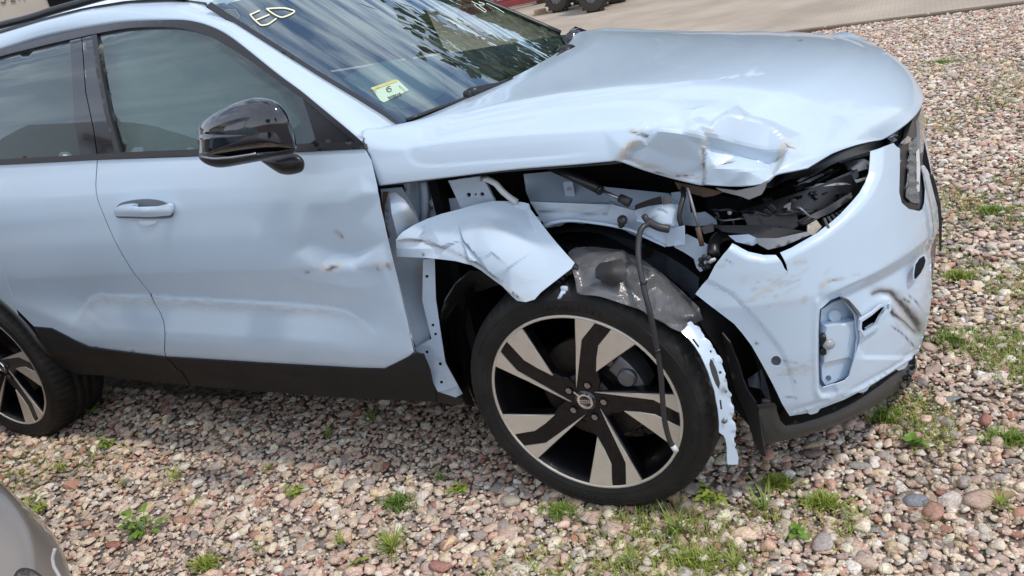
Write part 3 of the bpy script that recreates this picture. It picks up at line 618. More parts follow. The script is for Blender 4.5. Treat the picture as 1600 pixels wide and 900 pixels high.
# shallow pressed channel above the lower edge
d, t, sg = pdist(q, sp([(632, 236), (640, 252), (668, 262), (760, 256), (860, 249), (940, 240)], 5)); D += np.where(sg > 0, 0, -.0035*np.clip(1-d/26, 0, 1)*np.clip(d/6, 0, 1))*np.clip((1-t)*4, 0, 1)*np.clip((q[:, 0]-625)/20, 0, 1)
front_only = (np.arange(nr) < 75).repeat(NS)
du = np.gradient(H, axis=0); dv = np.gradient(H, axis=1); Nn = np.cross(dv, du); Nn /= np.linalg.norm(Nn, axis=2)[..., None]+1e-12
ref = np.array([0, -.4, .9]); Nn *= np.sign((Nn*ref).sum(2))[..., None]
Dv = np.array([.0, -.72, .69]); Nn = .35*Nn+.65*Dv; 
H = H+Nn*(np.where(front_only, D, 0).reshape(nr, NS, 1))
dirtq = sum(.9*streak(q, L, w) for L, w in [([(966, 251), (978, 235), (992, 224)], 5), ([(975, 244), (1010, 256), (1050, 268), (1080, 271)], 3), ([(970, 240), (1000, 255), (1040, 262)], 3), ([(1030, 272), (1055, 275), (1090, 275)], 2),
     ([(1104, 262), (1125, 255), (1150, 250)], 3.5), ([(1222, 228), (1219, 250), (1212, 268)], 4), ([(984, 204), (1000, 211), (1012, 210)], 3)])+.35*g2(q, (1010, 262), (40, 10))+.3*g2(q, (1235, 240), (22, 26))
bareq = sum(streak(q, L, w) for L, w in [([(1098, 216), (1096, 240), (1099, 262), (1097, 288)], 3.2), ([(1100, 219), (1108, 206), (1118, 199)], 2), ([(966, 251), (974, 239), (986, 227), (1000, 221)], 3.5), ([(984, 204), (998, 210)], 2), ([(1226, 223), (1220, 240), (1217, 256), (1203, 272)], 3), ([(1226, 222), (1238, 231), (1246, 233)], 1.4), ([(1340, 182), (1352, 184)], 1.5)])
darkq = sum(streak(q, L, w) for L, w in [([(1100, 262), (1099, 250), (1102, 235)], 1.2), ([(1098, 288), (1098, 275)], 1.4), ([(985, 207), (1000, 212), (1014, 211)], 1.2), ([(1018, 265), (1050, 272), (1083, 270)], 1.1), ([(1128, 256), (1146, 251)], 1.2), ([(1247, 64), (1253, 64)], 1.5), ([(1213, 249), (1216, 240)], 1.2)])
m1 = front_only.astype(float)
fc = [(i*NS+j, i*NS+j+1, (i+1)*NS+j+1, (i+1)*NS+j) for i in range(nr-1) for j in range(NS-1)]
BON = obj('bonnet', H.reshape(-1, 3), np.array(fc, np.int32), 'blue_paint', CAR, True, {'dirt': np.clip(dirtq*m1, 0, 1), 'bare': np.clip(bareq*m1, 0, 1), 'dark': np.clip(darkq*m1, 0, 1)})
BON.data.set_sharp_from_angle(angle=.2); md = BON.modifiers.new('thickness', 'SOLIDIFY'); md.thickness = .004; md.offset = 1 if False else 0
# folded inner skin of the bonnet, dark, a little under the outer one
I = H[::3, ::3]-np.array([0, -.02, .035]); n1, n2 = I.shape[:2]
obj('bonnet_lining', I.reshape(-1, 3), [(i*n2+j, i*n2+j+1, (i+1)*n2+j+1, (i+1)*n2+j) for i in range(2, n1-1) for j in range(n2-1)], 'satin_black', BON)
panel('paint_flake', [(1227, 223), (1230, 230), (1246, 233), (1232, 228)], on_depth(.10), 'primer', BON, step=4)
# ---- engine bay behind the missing wing
mb = MB(); mb.box((.10, .62, .55), (1.05, .03, .75)).box((.10, .95, .35), (1.0, .9, .1)).box((-.42, .93, .7), (.03, 1.5, .8)).box((.05, 1.60, .55), (1.0, .04, .6)); mb.build('engine_bay', 'void_black', CAR)  # black filler: the darkness under the bonnet is put into the colour
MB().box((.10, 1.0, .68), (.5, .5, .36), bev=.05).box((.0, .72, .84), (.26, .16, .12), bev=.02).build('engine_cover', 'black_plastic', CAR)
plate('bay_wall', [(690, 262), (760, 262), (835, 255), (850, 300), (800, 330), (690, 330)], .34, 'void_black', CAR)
plate('bay_wall', [(860, 245), (985, 238), (1110, 280), (1120, 345), (1000, 330), (860, 300)], .40, 'void_black', CAR)  # both sheets are black to give the shade deep in the bay
# ---- front pillar that carried the wing
PIL = plate('hinge_pillar', [(595, 296), (628, 293), (650, 330), (662, 372), (664, 410), (660, 455), (672, 500), (676, 530), (650, 543), (640, 515), (627, 463), (613, 403), (600, 345)], on_depth([(595, 296), (628, 293), (664, 410), (676, 530), (650, 543), (613, 403), (640, 440), (645, 380)], [.10, .13, .15, .13, .09, .10, .155, .16]), 'inner_paint', CAR,
            step=6, paint={'dirt': lambda q: .5*g2(q, (660, 430), (10, 40)), 'bare': lambda q: streak(q, [(655, 410), (662, 440), (656, 470)], 5), 'dark': lambda q: streak(q, [(600, 300), (603, 330), (602, 350), (607, 372)], 2)})
holes = [circ(667, 432, 2.6), circ(676.5, 508, 2.3), circ(680.5, 522, 2.3), circ(666.5, 551, 2.5), circ(687.5, 569.5, 2.5), circ(689.5, 598, 2.5)]
def dish(q): return -.0035*sum(np.where(np.hypot(q[:, 0]-x, q[:, 1]-y) < 7.5, 1, 0) for x, y in ((666.5, 551), (687.5, 569.5), (689.5, 598)))
STR = plate('wing_bracket', [(661, 405), (679, 404), (681, 467), (690, 530), (696, 567), (716, 603), (700, 609), (684, 612), (664, 574), (648, 544), (674, 529.5), (668, 504), (660, 470)], on_depth([(661, 405), (679, 404), (690, 530), (716, 603), (684, 612), (648, 544), (668, 504)], [.075, .085, .08, .085, .06, .06, .075]), 'inner_paint', CAR, th=.003, holes=holes, step=4, disp=dish)
plate('bracket_backing', [(664, 412), (676, 412), (688, 530), (700, 580), (700, 600), (690, 606), (660, 560), (672, 535)], .125, 'void_black', STR)
plate('wing_bracket_foot', [(684, 612), (716, 603), (723, 615), (712, 621), (700, 617)], [.075, .09, .10, .085, .08], 'inner_paint', CAR, th=.003)
plate('pillar_fin', [(608, 303), (617, 300), (632, 312), (644, 328), (656, 348), (646, 356), (632, 364), (621, 370), (612, 334)], on_depth([(608, 303), (656, 348), (621, 370), (632, 330), (640, 345)], [.07, .09, .05, .035, .06]), 'inner_paint', CAR, step=4, paint={'dirt': lambda q: .55*g2(q, (640, 340), (12, 20)), 'bare': lambda q: streak(q, [(606, 302), (617, 300), (634, 318), (652, 346)], 2.5), 'dark': lambda q: streak(q, [(633, 366), (640, 355)], 3)})
plate('pillar_seam', [(598, 300), (606, 300), (600, 322), (600, 345), (608, 372), (604, 374), (596, 345)], .065, 'rust', CAR)
BH = plate('bulkhead', [(630, 286), (672, 283), (676, 340), (676, 352), (655, 362), (640, 340)], on_depth([(630, 286), (672, 283), (676, 352), (650, 320), (655, 362)], [.20, .24, .24, .20, .18]), 'inner_paint', CAR, step=5, disp=lambda q: .006*np.sin(q[:, 0]/5.)*(q[:, 1] < 330))
MB().tube([at(662, 284, .19), at(664, 305, .19), at(664, 330, .2), at(660, 350, .2)], .012, 8).tube([at(675, 318, .2), at(688, 312, .2)], .014, 8).build('bulkhead_rib', 'inner_paint', BH, True)
plate('bulkhead', [(672, 330), (690, 312), (714, 309), (728, 330), (745, 330), (745, 350), (690, 362), (672, 362)], .22, 'inner_paint', CAR, step=6, disp=lambda q: .008*g2(q, (705, 335), (14, 10)))
HG = plate('bonnet_hinge', [(701, 282), (720, 279), (752, 275), (762, 290), (773, 312), (774, 322), (726, 330), (718, 322), (712, 305)], .14, 'inner_paint', CAR, th=.008, step=4, holes=[circ(733, 304, 3.6), circ(744, 303, 1.9), circ(754, 303, 3.3)], disp=lambda q: .004*(np.hypot(q[:, 0]-711, q[:, 1]-287) < 5)+.003*(q[:, 1] < 312))
plate('hinge_backing', [(722, 296), (762, 296), (764, 312), (722, 312)], .185, 'void_black', HG)
MB().tube(rs([at(*p) for p in ((752, 279, .12), (764, 281, .115), (775, 287, .11), (785, 299, .11), (797, 309, .115), (808, 316, .12))], 14), .0085, 8).build('washer_pipe', 'beam_white', CAR, True)
MB().box(at(757, 278, .12), (.02, .02, .014), bev=.003).build('pipe_clip', 'dull_metal', CAR)
# ---- inner wing rail
d_ = lambda q: .012*np.where(q[:, 1] > 311, 0, -1)
AP = plate('inner_wing', [(818, 272), (860, 268), (895, 284), (945, 291), (958, 312), (957, 321), (829, 316), (822, 300)], on_depth([(818, 272), (945, 291), (957, 321), (829, 316), (880, 300), (822, 303)], [.27, .27, .20, .20, .255, .245]), 'inner_paint', CAR, step=5)
MB().box(at(889, 295, .245), (.03, .006, .045), bev=.002).build('rail_bracket', 'inner_paint', AP); MB().tube([at(889, 295, .235), at(889, 295, .245)], .006, 8).build('bolt', 'dull_metal', AP)
BM = plate('upper_rail', [(828, 315), (957, 320), (992, 329), (1064, 318), (1066, 352), (1070, 353), (1069, 382), (1040, 385), (1022, 378), (1005, 370), (988, 362), (970, 357), (950, 353), (930, 350), (905, 347), (885, 347), (868, 350), (855, 356), (846, 344)],
    on_depth([(828, 315), (957, 320), (992, 329), (1064, 318), (1069, 382), (1040, 385), (970, 357), (885, 347), (855, 356), (950, 338), (1020, 340)], [.17, .17, .17, .16, .13, .11, .15, .15, .15, .165, .14]), 'inner_paint', CAR, th=.03, step=4.5,
    disp=lambda q: -.004*(pdist(q, [(828, 329), (940, 336), (950, 333), (957, 319)])[0] < 1.6)+.006*np.clip(pdist(q, [(855, 354), (885, 345), (930, 348), (970, 355), (1005, 368)])[0]/-10+1, 0, 1), paint={'dirt': lambda q: .45*g2(q, (930, 325), (120, 9)), 'dark': lambda q: .7*streak(q, [(832, 330), (900, 333), (940, 336), (950, 333), (957, 319)], 1.2)})
fl_ = sp([(850, 350), (866, 344), (885, 341.5), (905, 342), (930, 345), (950, 348), (970, 352), (988, 357), (1005, 365), (1022, 373), (1040, 381)], 4); nf = len(fl_)
ribbon('rail_lip', on_y(np.array(fl_), np.linspace(.135, .115, nf)), on_y(np.array(fl_)+np.array([0, 5.5]), np.linspace(.125, .105, nf)), 'inner_paint', BM, bulge=.004, n=4)
MB().tube([at(839, 345, .17), at(839, 345, .155)], .012, 12).build('rail_plug', 'inner_paint', BM)
plate('rail_box', [(992, 330), (1010, 320), (1046, 318), (1064, 322), (1062, 350), (1068, 353), (1030, 352), (995, 346)], on_depth([(992, 330), (1046, 318), (1064, 322), (1062, 350), (995, 346), (1030, 335)], [.13, .12, .13, .11, .11, .095]), 'inner_paint', BM, th=.004, step=5, paint={'dirt': lambda q: .5*g2(q, (1015, 338), (20, 9))})
plate('rail_flange', [(1042, 359), (1069, 353), (1069.5, 382), (1042, 385.5)], [.10, .085, .085, .10], 'inner_paint', BM, th=.003)
plate('tape_flap', [(992, 321), (1012, 313), (1032, 307), (1035, 319), (1014, 322), (992, 328)], .09, 'satin_black', BM)
plate('rubber_pad', [(1035, 308), (1046, 308), (1050, 318), (1036, 320)], .10, 'dull_metal', BM)
AP2 = plate('inner_wing', [(945, 292), (995, 297), (1045, 302), (1062, 320), (992, 330), (958, 320)], [.25, .25, .24, .20, .19, .20], 'inner_paint', CAR)
plate('inner_wing', [(1048, 302), (1074, 300), (1078, 332), (1102, 331), (1118, 345), (1120, 352), (1062, 352)], .22, 'inner_paint', CAR, step=6, disp=lambda q: .006*np.sin(q[:, 0]/9))
mb = MB(); a_, b_, c_ = at(858, 258, .16), at(938, 297, .12), at(980, 315, .10)
mb.tube([a_, b_], .0125, 10).tube([a_+(b_-a_)*.98, b_+(b_-a_)*.02], .014, 10); GS = mb.build('gas_strut', 'satin_black', CAR, True)
MB().tube([b_, c_], .0045, 8).build('strut_rod', 'steel', GS, True); MB().tube([at(968, 309, .105), at(984, 317, .098)], [.011, .013], 10).build('strut_end', 'black_plastic', GS, True)
MB().tube([at(972.5, 344, .135), at(972.5, 346, .09)], [.014, .011], 10).tube([at(972, 350, .13), at(970, 352, .11)], .008, 8).build('rubber_buffer', 'black_plastic', CAR, True)
# dark inner panel of the wheel arch and its bracket
DP = plate('arch_inner_panel', [(930, 352), (975, 360), (1010, 374), (1042, 386), (1062, 384), (1090, 400), (1096, 425), (1094, 458), (1082, 470), (1040, 440), (1000, 412), (930, 400)], on_depth([(930, 352), (1042, 386), (1094, 458), (1000, 412), (930, 400), (1090, 400)], [.30, .24, .20, .26, .34, .20]), 'dark_grey_sheet', CAR, step=6, disp=lambda q: .006*(q[:, 0] > 1042)+.004*(q[:, 1] > 405))
plate('panel_plug', circ(1012, 393, 9, 11, 14), .215, 'satin_black', DP, th=.006, step=4)
plate('lamp_bracket', [(1053, 386), (1072, 366), (1088, 374), (1110, 385), (1112, 400), (1104, 420), (1094, 425), (1088, 418), (1084, 404), (1070, 395)], .13, 'inner_paint', CAR, th=.004, step=5)
# hoses and wires
MB().tube(rs([at(*p) for p in sp([(1064, 285, .2), (1068, 305, .13), (1063, 325, .105), (1061, 340, .10), (1064, 352, .10)], 5)], 16), .0065, 6).build('wiring', 'hose', CAR, True)
MB().tube(rs([at(*p) for p in sp([(1006, 337, .085), (1014, 347, .075), (1030, 355, .07), (1046, 358, .075)], 5)], 16), [.008]*4+[.010]*12, 8).build('connector_hose', 'hose', CAR, True)
HO = MB().tube(rs([at(*p) for p in sp([(1016, 349, .075), (1003, 356, .05), (998, 375, .03), (998, 405, .0), (1006, 450, -.035), (1016, 490, -.05), (1025, 535, -.052), (1032, 580, -.05), (1035, 620, -.048), (1039, 660, -.045), (1047, 690, -.04), (1053, 698, -.04)], 6)], 60), .0072, 8).build('dangling_hose', 'hose', CAR, True)
MB().tube([at(1051, 696, -.041), at(1057, 705, -.04)], .0078, 8).build('hose_tip', 'beam_white', HO, True)
MB().tube([at(1027, 545, -.053), at(1028, 549, -.053)], .009, 8).build('hose_collar', 'satin_black', HO, True); MB().tube([at(1005, 440, -.03), at(1006, 444, -.032)], .009, 8).build('hose_collar', 'satin_black', HO, True)
MB().tube([at(1074, 293, .12), at(1086, 335, .10), at(1093, 358, .09)], .0042, 6).build('bonnet_stay', 'dull_metal', CAR, True); MB().tube([at(1090, 355, .09), at(1097, 384, .085)], .0065, 8).build('stay_end', 'rust', CAR, True)
MB().tube(rs([at(*p) for p in sp([(1115, 400, .1), (1115, 385, .12), (1122, 372, .16), (1140, 366, .2)], 4)], 12), .016, 8).build('coolant_hose', 'satin_black', CAR, True)
mb = MB()
for i in range(7):
    a = i*.9; mb.tube([at(1102+6*math.cos(a), 410+7*math.sin(a), .09), at(1102+8*math.cos(a), 410+9*math.sin(a), .075)], .007, 6)
mb.build('cable_plug', 'black_plastic', CAR, True); MB().tube([at(1108, 409, .08), at(1117, 405, .07)], [.007, .004], 8).build('broken_connector', 'beam_white', CAR, True)
# ---- wreckage where the headlamp was
HL = plate('headlamp_tray', [(1100, 300), (1180, 315), (1250, 280), (1330, 250), (1372, 240), (1368, 290), (1330, 330), (1260, 378), (1200, 392), (1140, 380), (1110, 345)], on_depth([(1100, 300), (1180, 315), (1250, 280), (1372, 240), (1330, 330), (1200, 392), (1140, 380), (1230, 340)], [.30, .32, .36, .60, .50, .28, .25, .40]), 'void_black', CAR)
def shard(pts, ys, mat, th=.004): plate('headlamp_shard', pts, ys, mat, HL, th=th, step=7)
shard([(1155, 330), (1250, 300), (1330, 272), (1340, 290), (1290, 330), (1242, 338), (1180, 345)], [.22, .26, .36, .36, .27, .22, .2], 'satin_black')
shard([(1160, 334), (1245, 333), (1248, 352), (1235, 362), (1170, 356)], [.16, .18, .17, .16, .15], 'black_plastic', .01)
shard([(1245, 345), (1290, 325), (1330, 300), (1332, 308), (1300, 332), (1258, 350), (1252, 350)], [.17, .21, .30, .28, .22, .16, .16], 'black_plastic', .008)
shard([(1110, 352), (1180, 352), (1235, 358), (1262, 362), (1240, 372), (1210, 382), (1192, 376), (1170, 366), (1130, 362)], [.16, .15, .14, .16, .14, .12, .12, .13, .14], 'black_plastic')
shard([(1318, 252), (1350, 248), (1362, 254), (1360, 262), (1340, 268), (1325, 262)], [.45, .48, .5, .48, .42, .42], 'dull_metal', .006)
shard([(1246, 288), (1300, 264), (1303, 267), (1256, 289)], [.30, .38, .38, .30], 'lens', .003)
shard([(1246, 282), (1262, 273), (1266, 275), (1250, 284)], [.30, .33, .33, .30], 'lens', .003)
shard([(1290, 284), (1340, 264), (1342, 276), (1335, 281), (1300, 287)], [.34, .42, .42, .4, .34], 'dark_grey_sheet', .004)
shard([(1240, 290), (1290, 286), (1340, 280), (1355, 276), (1357, 280), (1330, 288), (1250, 294)], [.27, .31, .38, .4, .4, .35, .27], 'lens', .004)
shard([(1356, 256), (1370, 258), (1369, 275), (1362, 292), (1356, 300), (1354, 290), (1362, 272)], [.44, .46, .44, .42, .4, .4, .42], 'dark_grey_sheet', .006)
shard([(1095, 356), (1112, 350), (1114, 362), (1100, 366)], [.14, .13, .13, .14], 'dull_metal', .006)
shard([(1180, 372), (1215, 372), (1260, 362), (1268, 366), (1225, 384), (1200, 390), (1185, 382)], [.12, .12, .14, .14, .11, .1, .11], 'dull_metal', .004)
shard([(1138, 368), (1170, 366), (1190, 376), (1176, 384), (1150, 378)], [.14, .13, .12, .12, .13], 'inner_paint', .004)
shard([(1262, 352), (1276, 344), (1284, 354), (1272, 368), (1262, 366)], [.15, .16, .16, .15, .14], 'primer', .004)
for i in range(6): shard([(1282+i*6, 344-i*2.6), (1286+i*6, 341-i*2.6), (1293+i*6.5, 357-i*6), (1288+i*6.5, 361-i*6)], [.19+i*.015, .17+i*.015, .15+i*.015, .17+i*.015], 'black_plastic', .006)
rr = random.Random(3)
for i in range(26):
    x = rr.uniform(1115, 1295); y = rr.uniform(304, 368)-(x-1120)*.22*(x > 1220)*.9; w = rr.uniform(16, 44); h = rr.uniform(1.5, 5); s = rr.uniform(-.42, -.12)
    shard([(x, y), (x+w, y+w*s), (x+w*.9, y+w*s+h), (x+w*.2, y+h*1.3)], [rr.uniform(.18, .30)+(x > 1240)*.1+k for k in (0, rr.uniform(-.03, .04), .0, -.02)], rr.choice(['satin_black', 'satin_black', 'void_black', 'black_plastic', 'gloss_black']), .004)
for i in range(9):
    x = rr.uniform(1110, 1235); y = rr.uniform(322, 362)-(max(0, x-1220))*.5; MB().tube(rs([at(*p) for p in sp([(x, y, .2), (x+rr.uniform(5, 20), y+rr.uniform(-12, 8), .16), (x+rr.uniform(20, 45), y+rr.uniform(-4, 12), .17), (x+rr.uniform(40, 60), y+rr.uniform(-10, 6), .22)], 4)], 14), rr.uniform(.0018, .004), 6).build('loom_wire', rr.choice(['hose', 'hose', 'black_plastic', 'dull_metal']), HL, True)
for i in range(14):
    x = rr.uniform(1120, 1290); y = rr.uniform(322, 360)-(max(0, x-1220))*.55; a_ = rr.uniform(0, 3); MB().box(at(x, y, .17+(x > 1250)*.1), (rr.uniform(.008, .03), .012, rr.uniform(.006, .016)), ((math.cos(a_), 0, math.sin(a_)), (0, 1, 0), (-math.sin(a_), 0, math.cos(a_))), .002).build('lamp_fragment', rr.choice(['black_plastic', 'satin_black', 'lens', 'gloss_black', 'gloss_black']), HL)
plate('lamp_glass_shard', [(1118, 294), (1150, 298), (1180, 292), (1200, 282), (1195, 296), (1190, 304), (1170, 312), (1158, 307), (1130, 300)], [.13, .12, .11, .11, .115, .115, .12, .12, .13], 'lens', HL, th=.003, step=5)
plate('lamp_housing_edge', [(1054, 284), (1100, 293), (1130, 300), (1115, 306), (1100, 308), (1060, 296)], [.17, .16, .15, .15, .15, .16], 'rust', HL, step=6)
# ---- torn front wing hanging over the wheel
FO = [(619, 375), (624, 368), (630, 362), (648, 351), (667, 342), (690, 334), (717, 327), (745, 319), (770, 314), (797, 314), (827, 319.5), (829, 328), (840, 342), (850, 355), (860, 368), (870, 380), (885, 397), (898, 411), (893, 420), (870, 438), (846, 457), (836, 468), (822, 472), (808, 470), (802, 465), (785, 448), (762, 432), (750, 423), (736, 415), (710, 408), (685, 405), (658, 403), (640, 402.5), (619, 402)]
fy = rbf([(619, 375), (619, 402), (667, 342), (717, 327), (770, 314), (827, 320), (898, 411), (822, 472), (785, 448), (736, 415), (681, 406), (770, 393)],
         [.03, .035, .07, .092, .112, .135, .03, -.035, -.012, .006, .025, .012])
FC = facets([(600, 340, 0), (600, 410, 0), (930, 420, 0), (830, 500, 0), (800, 290, 0), (700, 300, 0), (619, 375, .004), (635, 372, .005), (655, 373, .006), (690, 384, .006), (735, 406, .006), (770, 429, .005), (800, 458, .004),
   (620, 378, -.006), (640, 377, -.008), (658, 378, -.009), (690, 389, -.009), (733, 411, -.008), (620, 388, -.002), (655, 388, .000), (690, 396, -.002), (730, 413, -.005), (619, 402, -.003), (660, 404, -.004), (681, 407, -.004), (736, 416, -.006), (762, 433, -.005), (785, 449, -.003), (802, 467, -.002),
   (718, 363, -.004), (716, 351, -.001), (720, 376, -.005), (737, 397, -.004), (749, 409, -.001), (720.5, 362, .003), (724, 375, .004), (741, 394, .005), (754, 408, .005), (770, 393, .008), (797, 416, .008), (838, 455, .005), (771, 396, .004), (798, 419, .004),
   (667, 342, 0), (745, 336, .0), (800, 345, -.003), (845, 385, -.004), (860, 420, 0), (827, 320, .005), (812, 316, .007), (803, 321, -.003), (822, 328, -.003), (770, 314, 0), (898, 411, .002), (822, 472, .002), (780, 436, .003)], .8)
FLG = sp([(619, 375), (635, 372), (655, 373), (690, 384), (735, 406), (770, 429), (800, 458)], 4); XLN = [(718, 362), (722, 376), (739, 396), (752, 409)]; RDG = [(719, 363), (770, 393), (797, 416), (838, 455)]
FL = panel('torn_wing', FO, lambda q: on_y(q, fy(q)), 'blue_paint', CAR, step=3.6, disp=FC, th=.002, sharp=.15, lines=[FLG, shift(FLG, 3), shift(XLN, -1), shift(XLN, 1.5), RDG],
      paint={'dirt': lambda q: .5*g2(q, (770, 352), (35, 10))+.35*g2(q, (820, 440), (30, 12))+.8*streak(q, [(625, 377), (650, 376), (690, 388), (740, 411), (790, 447)], 2.2), 'bare': lambda q: .6*streak(q, [(630, 380), (665, 380), (700, 392)], 2.5)+streak(q, [(785, 445), (800, 455), (812, 466), (836, 462)], 3),
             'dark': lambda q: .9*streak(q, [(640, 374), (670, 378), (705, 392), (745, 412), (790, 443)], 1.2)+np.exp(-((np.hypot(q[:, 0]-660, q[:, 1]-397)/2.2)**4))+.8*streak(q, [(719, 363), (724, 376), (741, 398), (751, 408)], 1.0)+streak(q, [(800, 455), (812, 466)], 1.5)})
mb = MB()
for i in range(9):
    t = i/8; x, y = 846+52*t, 458-44*t; mb.box(at(x+rr.uniform(-1, 2), y+rr.uniform(0, 5), .035), (.02, .02, .012), ((.8, 0, .6), (0, 1, 0), (-.6, 0, .8)), .003)
mb.build('torn_bracket', 'black_plastic', FL)
mb = MB(); mb.tube([at(880, 455, .0), at(876, 463, -.005), at(872, 468, -.005)], .006, 6).tube([at(880, 455, .0), at(886, 463, .0), at(882, 468, .0)], .005, 6).box(at(882, 452, .005), (.02, .01, .02), bev=.003); mb.build('torn_clip', 'inner_paint', FL, True)
# ---- wheel arch
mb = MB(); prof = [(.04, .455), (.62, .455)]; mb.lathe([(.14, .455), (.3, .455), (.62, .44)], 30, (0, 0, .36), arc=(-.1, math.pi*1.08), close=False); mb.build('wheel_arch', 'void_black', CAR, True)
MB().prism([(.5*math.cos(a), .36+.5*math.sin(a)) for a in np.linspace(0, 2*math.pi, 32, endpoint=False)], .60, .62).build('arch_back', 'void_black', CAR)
plate('rear_arch_liner', [(690, 492), (696, 470), (712, 444), (735, 424), (760, 428), (785, 444), (770, 448), (740, 458), (712, 478), (695, 505), (687, 510)], on_depth([(690, 492), (735, 424), (785, 444), (740, 458), (695, 505)], [.10, .09, .08, .20, .20]), 'liner', CAR, step=6)
plate('liner_wall', [(687, 500), (697, 500), (715, 560), (730, 600), (742, 635), (728, 632), (716, 603), (696, 567)], [.14, .3, .3, .3, .28, .14, .12, .12], 'satin_black', CAR)
LT = panel('torn_liner', [(888, 396), (900, 389), (930, 388), (965, 394), (990, 401), (1012, 412), (1040, 432), (1066, 455), (1092, 480), (1098, 500), (1080, 508), (1062, 518), (1048, 512), (1030, 500), (1008, 488), (985, 480), (960, 471), (940, 465), (915, 461), (902, 456), (900, 440), (893, 420)],
      on_depth([(888, 396), (930, 388), (990, 401), (1066, 455), (1098, 500), (1062, 518), (985, 480), (902, 456), (950, 430), (1020, 460)], [.08, .12, .12, .10, .07, -.01, -.03, -.03, .02, .03]), 'liner_torn', CAR, step=4, th=.003,
      disp=facets([(880, 380, 0), (900, 410, .01), (925, 428, .018), (935, 414, .026), (970, 404, .022), (983, 428, .016), (972, 446, .01), (940, 440, .004), (955, 452, .012), (910, 445, -.012), (960, 468, .004), (1000, 440, -.014), (1000, 470, .012), (1020, 452, .012), (1030, 480, -.008), (1050, 470, .012), (1070, 490, -.006), (1090, 495, .006), (1060, 512, .006), (1030, 425, .004), (980, 385, 0), (1110, 510, 0), (900, 470, 0), (1000, 500, 0)], 2))
plate('liner_box', [(930, 420), (937, 411), (972, 404), (980, 424), (975, 440), (958, 447), (930, 434)], on_depth([(930, 420), (972, 404), (958, 447), (955, 425)], [.0, .02, -.03, -.03]), 'black_plastic', LT, th=.01, step=5)
plate('upper_liner', [(853, 356), (885, 350), (930, 353), (970, 361), (1000, 376), (1000, 405), (930, 392), (890, 392), (872, 380)], on_depth([(853, 356), (930, 353), (1000, 376), (930, 392), (872, 380)], [.30, .34, .33, .20, .20]), 'liner', CAR, step=6)
plate('front_liner', [(1070, 470), (1098, 470), (1125, 492), (1150, 512), (1178, 548), (1196, 580), (1212, 612), (1225, 640), (1212, 655), (1190, 690), (1150, 640), (1140, 600), (1120, 545)], on_depth([(1070, 470), (1150, 512), (1225, 640), (1190, 690), (1140, 600), (1180, 590)], [.14, .16, .2, .2, .12, .24]), 'void_black', CAR)
plate('liner_piece', [(1168, 592), (1190, 577), (1200, 605), (1206, 628), (1196, 620), (1190, 608), (1170, 604)], [.15, .16, .16, .15, .14, .14, .14], 'dark_grey_sheet', CAR)
plate('mud_flap', [(1128, 520), (1140, 535), (1154, 570), (1160, 592), (1168, 611), (1180, 628), (1186, 650), (1190, 680), (1196, 713), (1190, 712), (1178, 690), (1166, 650), (1150, 615), (1138, 570)], on_depth([(1128, 520), (1154, 570), (1180, 628), (1196, 713), (1166, 650), (1138, 570)], [.11, .09, .07, .06, .10, .12]), 'black_plastic', CAR)
# ---- bumper
BO = [(1144, 382), (1156, 389), (1170, 396), (1195, 401), (1214, 400), (1221, 409), (1226, 420), (1231, 424.5), (1229, 414), (1224, 403), (1222, 397), (1240, 389), (1257, 380), (1282, 366), (1300, 352), (1320, 335), (1340, 314), (1352, 300), (1361, 284), (1367, 268), (1369, 250), (1370, 234), (1384, 228), (1396, 223.5), (1401, 229), (1406, 232), (1406, 262), (1405, 300), (1409, 317), (1420, 326.5), (1437, 330), (1443, 326), (1446, 316), (1447, 296), (1444, 275), (1439, 259), (1444, 258), (1450, 267), (1457, 283), (1463, 300), (1466, 325), (1467, 370), (1465, 412), (1461, 462), (1452, 515), (1446, 535), (1441, 549),
      (1428, 558), (1417, 564), (1390, 581), (1355, 602), (1320, 620), (1290, 632), (1262, 641), (1240, 646), (1232, 647), (1222, 631), (1210, 605), (1192, 572), (1175, 542), (1160, 522), (1147, 507), (1122, 488), (1104, 474), (1086, 460), (1096, 447), (1106, 436), (1117, 415), (1130, 398)]
POCK = [(1283, 484), (1300, 473), (1318, 466), (1326, 470), (1342, 494), (1343, 532), (1327, 588), (1320, 595), (1287, 607), (1282, 600), (1281, 560), (1281, 520)]
VENT = [(1347, 503), (1362, 493), (1376, 481), (1389, 475), (1389, 483), (1380, 495), (1372, 508), (1362, 515), (1352, 521), (1346.5, 514)]
TOPE = BO[:4]+[(1222, 397)]+[(1257, 380), (1282, 366), (1300, 352), (1320, 335), (1340, 314), (1352, 300), (1361, 284), (1367, 268), (1369, 250), (1370, 234)]
SHO = sp([(1467, 356), (1447, 374), (1412, 400), (1375, 422), (1337, 440), (1300, 457), (1278, 471)], 5)
ARC = sp([(1104, 439), (1142, 460), (1172, 490), (1200, 522), (1220, 550), (1236, 590), (1246, 645)], 5)
LEFT = [(1277, 471), (1275, 500), (1274, 560), (1276, 610), (1282, 621), (1297, 622), (1340, 610), (1400, 580), (1440, 555)]
